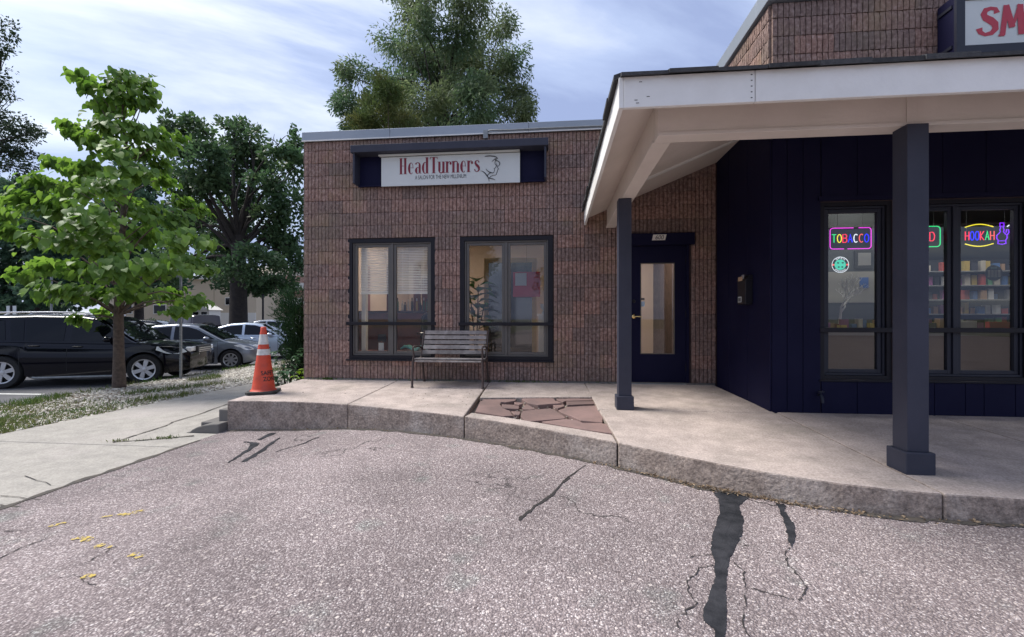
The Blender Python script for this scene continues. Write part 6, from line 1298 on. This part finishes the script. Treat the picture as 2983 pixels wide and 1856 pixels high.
q0 = W(122, 770, 28); q0.z = LOTZ; t = thing('light_pole', 'thin grey pole under the young tree crown', 'pole', q0); MB().tube([(0, 0, -.1), (0, 0, 4.5)], .06, 8).build('shaft', M['steel'], t, smooth=40); MB().lathe([(.16, 0), (.16, .15), (.07, .2)], 14).build('base', M['stepc'], t)
q0 = W(624, 770, 29); q0.z = LOTZ; t = thing('light_pole', 'dark pole rising behind the traffic cone', 'pole', q0); MB().tube([(0, 0, -.1), (0, 0, 3.2)], .06, 8).build('shaft', M['darkframe'], t, smooth=40); MB().lathe([(.16, 0), (.16, .15), (.07, .2)], 14).build('base', M['stepc'], t)

# ------------------------------------------------------------ far buildings
def facade(name, label, u0, u1, vt, D, dep, wm):
    a, b = W(u0, vt, D), W(u1, vt, D); base = (a+b)/2; base.z = LOTZ-.3; t = thing(name, label, 'building', base, YAW); w_ = (b-a).length; h = a.z-base.z
    return t, w_, h, (lambda u, v: ((u-(u0+u1)/2)*S*D/FPX, W(u, v, D).z-base.z))
t, w_, h, pt = facade('cream_building', 'plain cream stucco building behind the oak trunk', 250, 608, 664, 55, 14, M['cream'])
MB().box(-w_/2, w_/2, 0, 14, 0, h).build('wall', M['cream'], t); MB().box(-w_/2-.3, w_/2+.3, -.3, 14.3, h+.001, h+.45).build('roof_edge', M['offwhite'], t)
x, z = pt(629*0+513, 755)
MB().box(w_/2-5.6, w_/2-.01, -.14, -.001, 0, pt(0, 743)[1]).build('plinth', M['offwhite'], t)
for u in (508, 440, 340): x = pt(u, 0)[0]; MB().box(x-.03, x+.03, -.03, -.001, pt(0, 743)[1] if u > 480 else .1, h-.01).build('wall_joint', mat('joint_shadow', (.38, .31, .23), .9), t)
x, z = pt(545, 716); wd_ = thing('window', None, None, (x, 0, z)); wd_.parent = t; MB().box(-.55, .55, -.07, -.002, -.5, .5).build('frame', M['offwhite'], wd_); MB().box(-.45, .45, -.09, -.071, -.4, .4).build('pane', M['carglass'], wd_)
for u in (380, 300): 
    x, z = pt(u, 735); wd_ = thing('window', None, None, (x, 0, z)); wd_.parent = t; MB().box(-.8, .8, -.07, -.002, -.6, .6).build('frame', M['offwhite'], wd_); MB().box(-.7, .7, -.09, -.071, -.5, .5).build('pane', M['carglass'], wd_)
sh = W(475, 755, 50); sh.z = LOTZ; t2 = thing('small_kiosk', 'small pale gabled kiosk beyond the maroon vehicle', 'kiosk', sh, YAW); zt = W(475, 730, 50).z-LOTZ; MB().box(-1.0, 1.0, 0, 2, 0, zt-.3).build('wall', M['offwhite'], t2); MB().prism([(-1.2, zt-.3), (1.2, zt-.3), (0, zt+.45)], -2.2, .2, axis='y').build('roof', M['offwhite'], t2)
for x in (-.5, .45): MB().box(x-.3, x+.3, -.03, -.001, zt-1.0, zt-.55).build('window', M['carglass'], t2)
t, w_, h, pt = facade('apartment_building', 'pale apartment block with brick panels and balconies', 612, 735, 640, 62, 14, M['offwhite'])
MB().box(-w_/2, w_/2, 0, 14, 0, h).build('wall', M['offwhite'], t); MB().box(-w_/2-.3, w_/2+.3, -.8, 14.3, h+.001, h+.4).build('roof_edge', M['offwhite'], t)
for r_, (v0, v1) in enumerate(((690, 708), (728, 748), (655, 672))):
    for u in (615, 648, 680, 712): x = pt(u, 0)[0]; MB().box(x-.75, x+.75, -.06, -.001, pt(0, v1)[1], pt(0, v0)[1]).build('brick_panel', M['brickred'], t)
    for u in (630, 664, 696):
        x = pt(u, 0)[0]; MB().box(x-.45, x+.45, -.05, -.002, pt(0, v1+3)[1], pt(0, v0)[1]).build('window', M['carglass'], t)
for v in (712, 676): z = pt(0, v)[1]; MB().box(-w_/2+1, w_/2-.2, -1.3, -.002, z-.6, z).build('balcony', M['offwhite'], t)
# low hedge under the cream building
for k, (u, lab) in enumerate(((300, 'low dark hedge bush before the cream building, far end'), (355, 'low dark hedge bush before the cream building, middle'), (405, 'low dark hedge bush before the cream building, near the maroon vehicle'))):
    q0 = W(u, 750, 48); q0.z = LOTZ; t = thing('hedge_bush', lab, 'bush', q0); P = clump_pts((0, 0, .8), (1.2, .9, .8), 900, sub=9); leaf_cloud('foliage', P, unit(rng.normal(size=P.shape)), .22, .16, LM['dark'], t, 'stuff'); MB().tube([(0, 0, -.05), (0, 0, .8)], .06, 6).build('stem', M['darkbark'], t)
scene.render.engine = 'CYCLES'
bpy.context.view_layer.update()
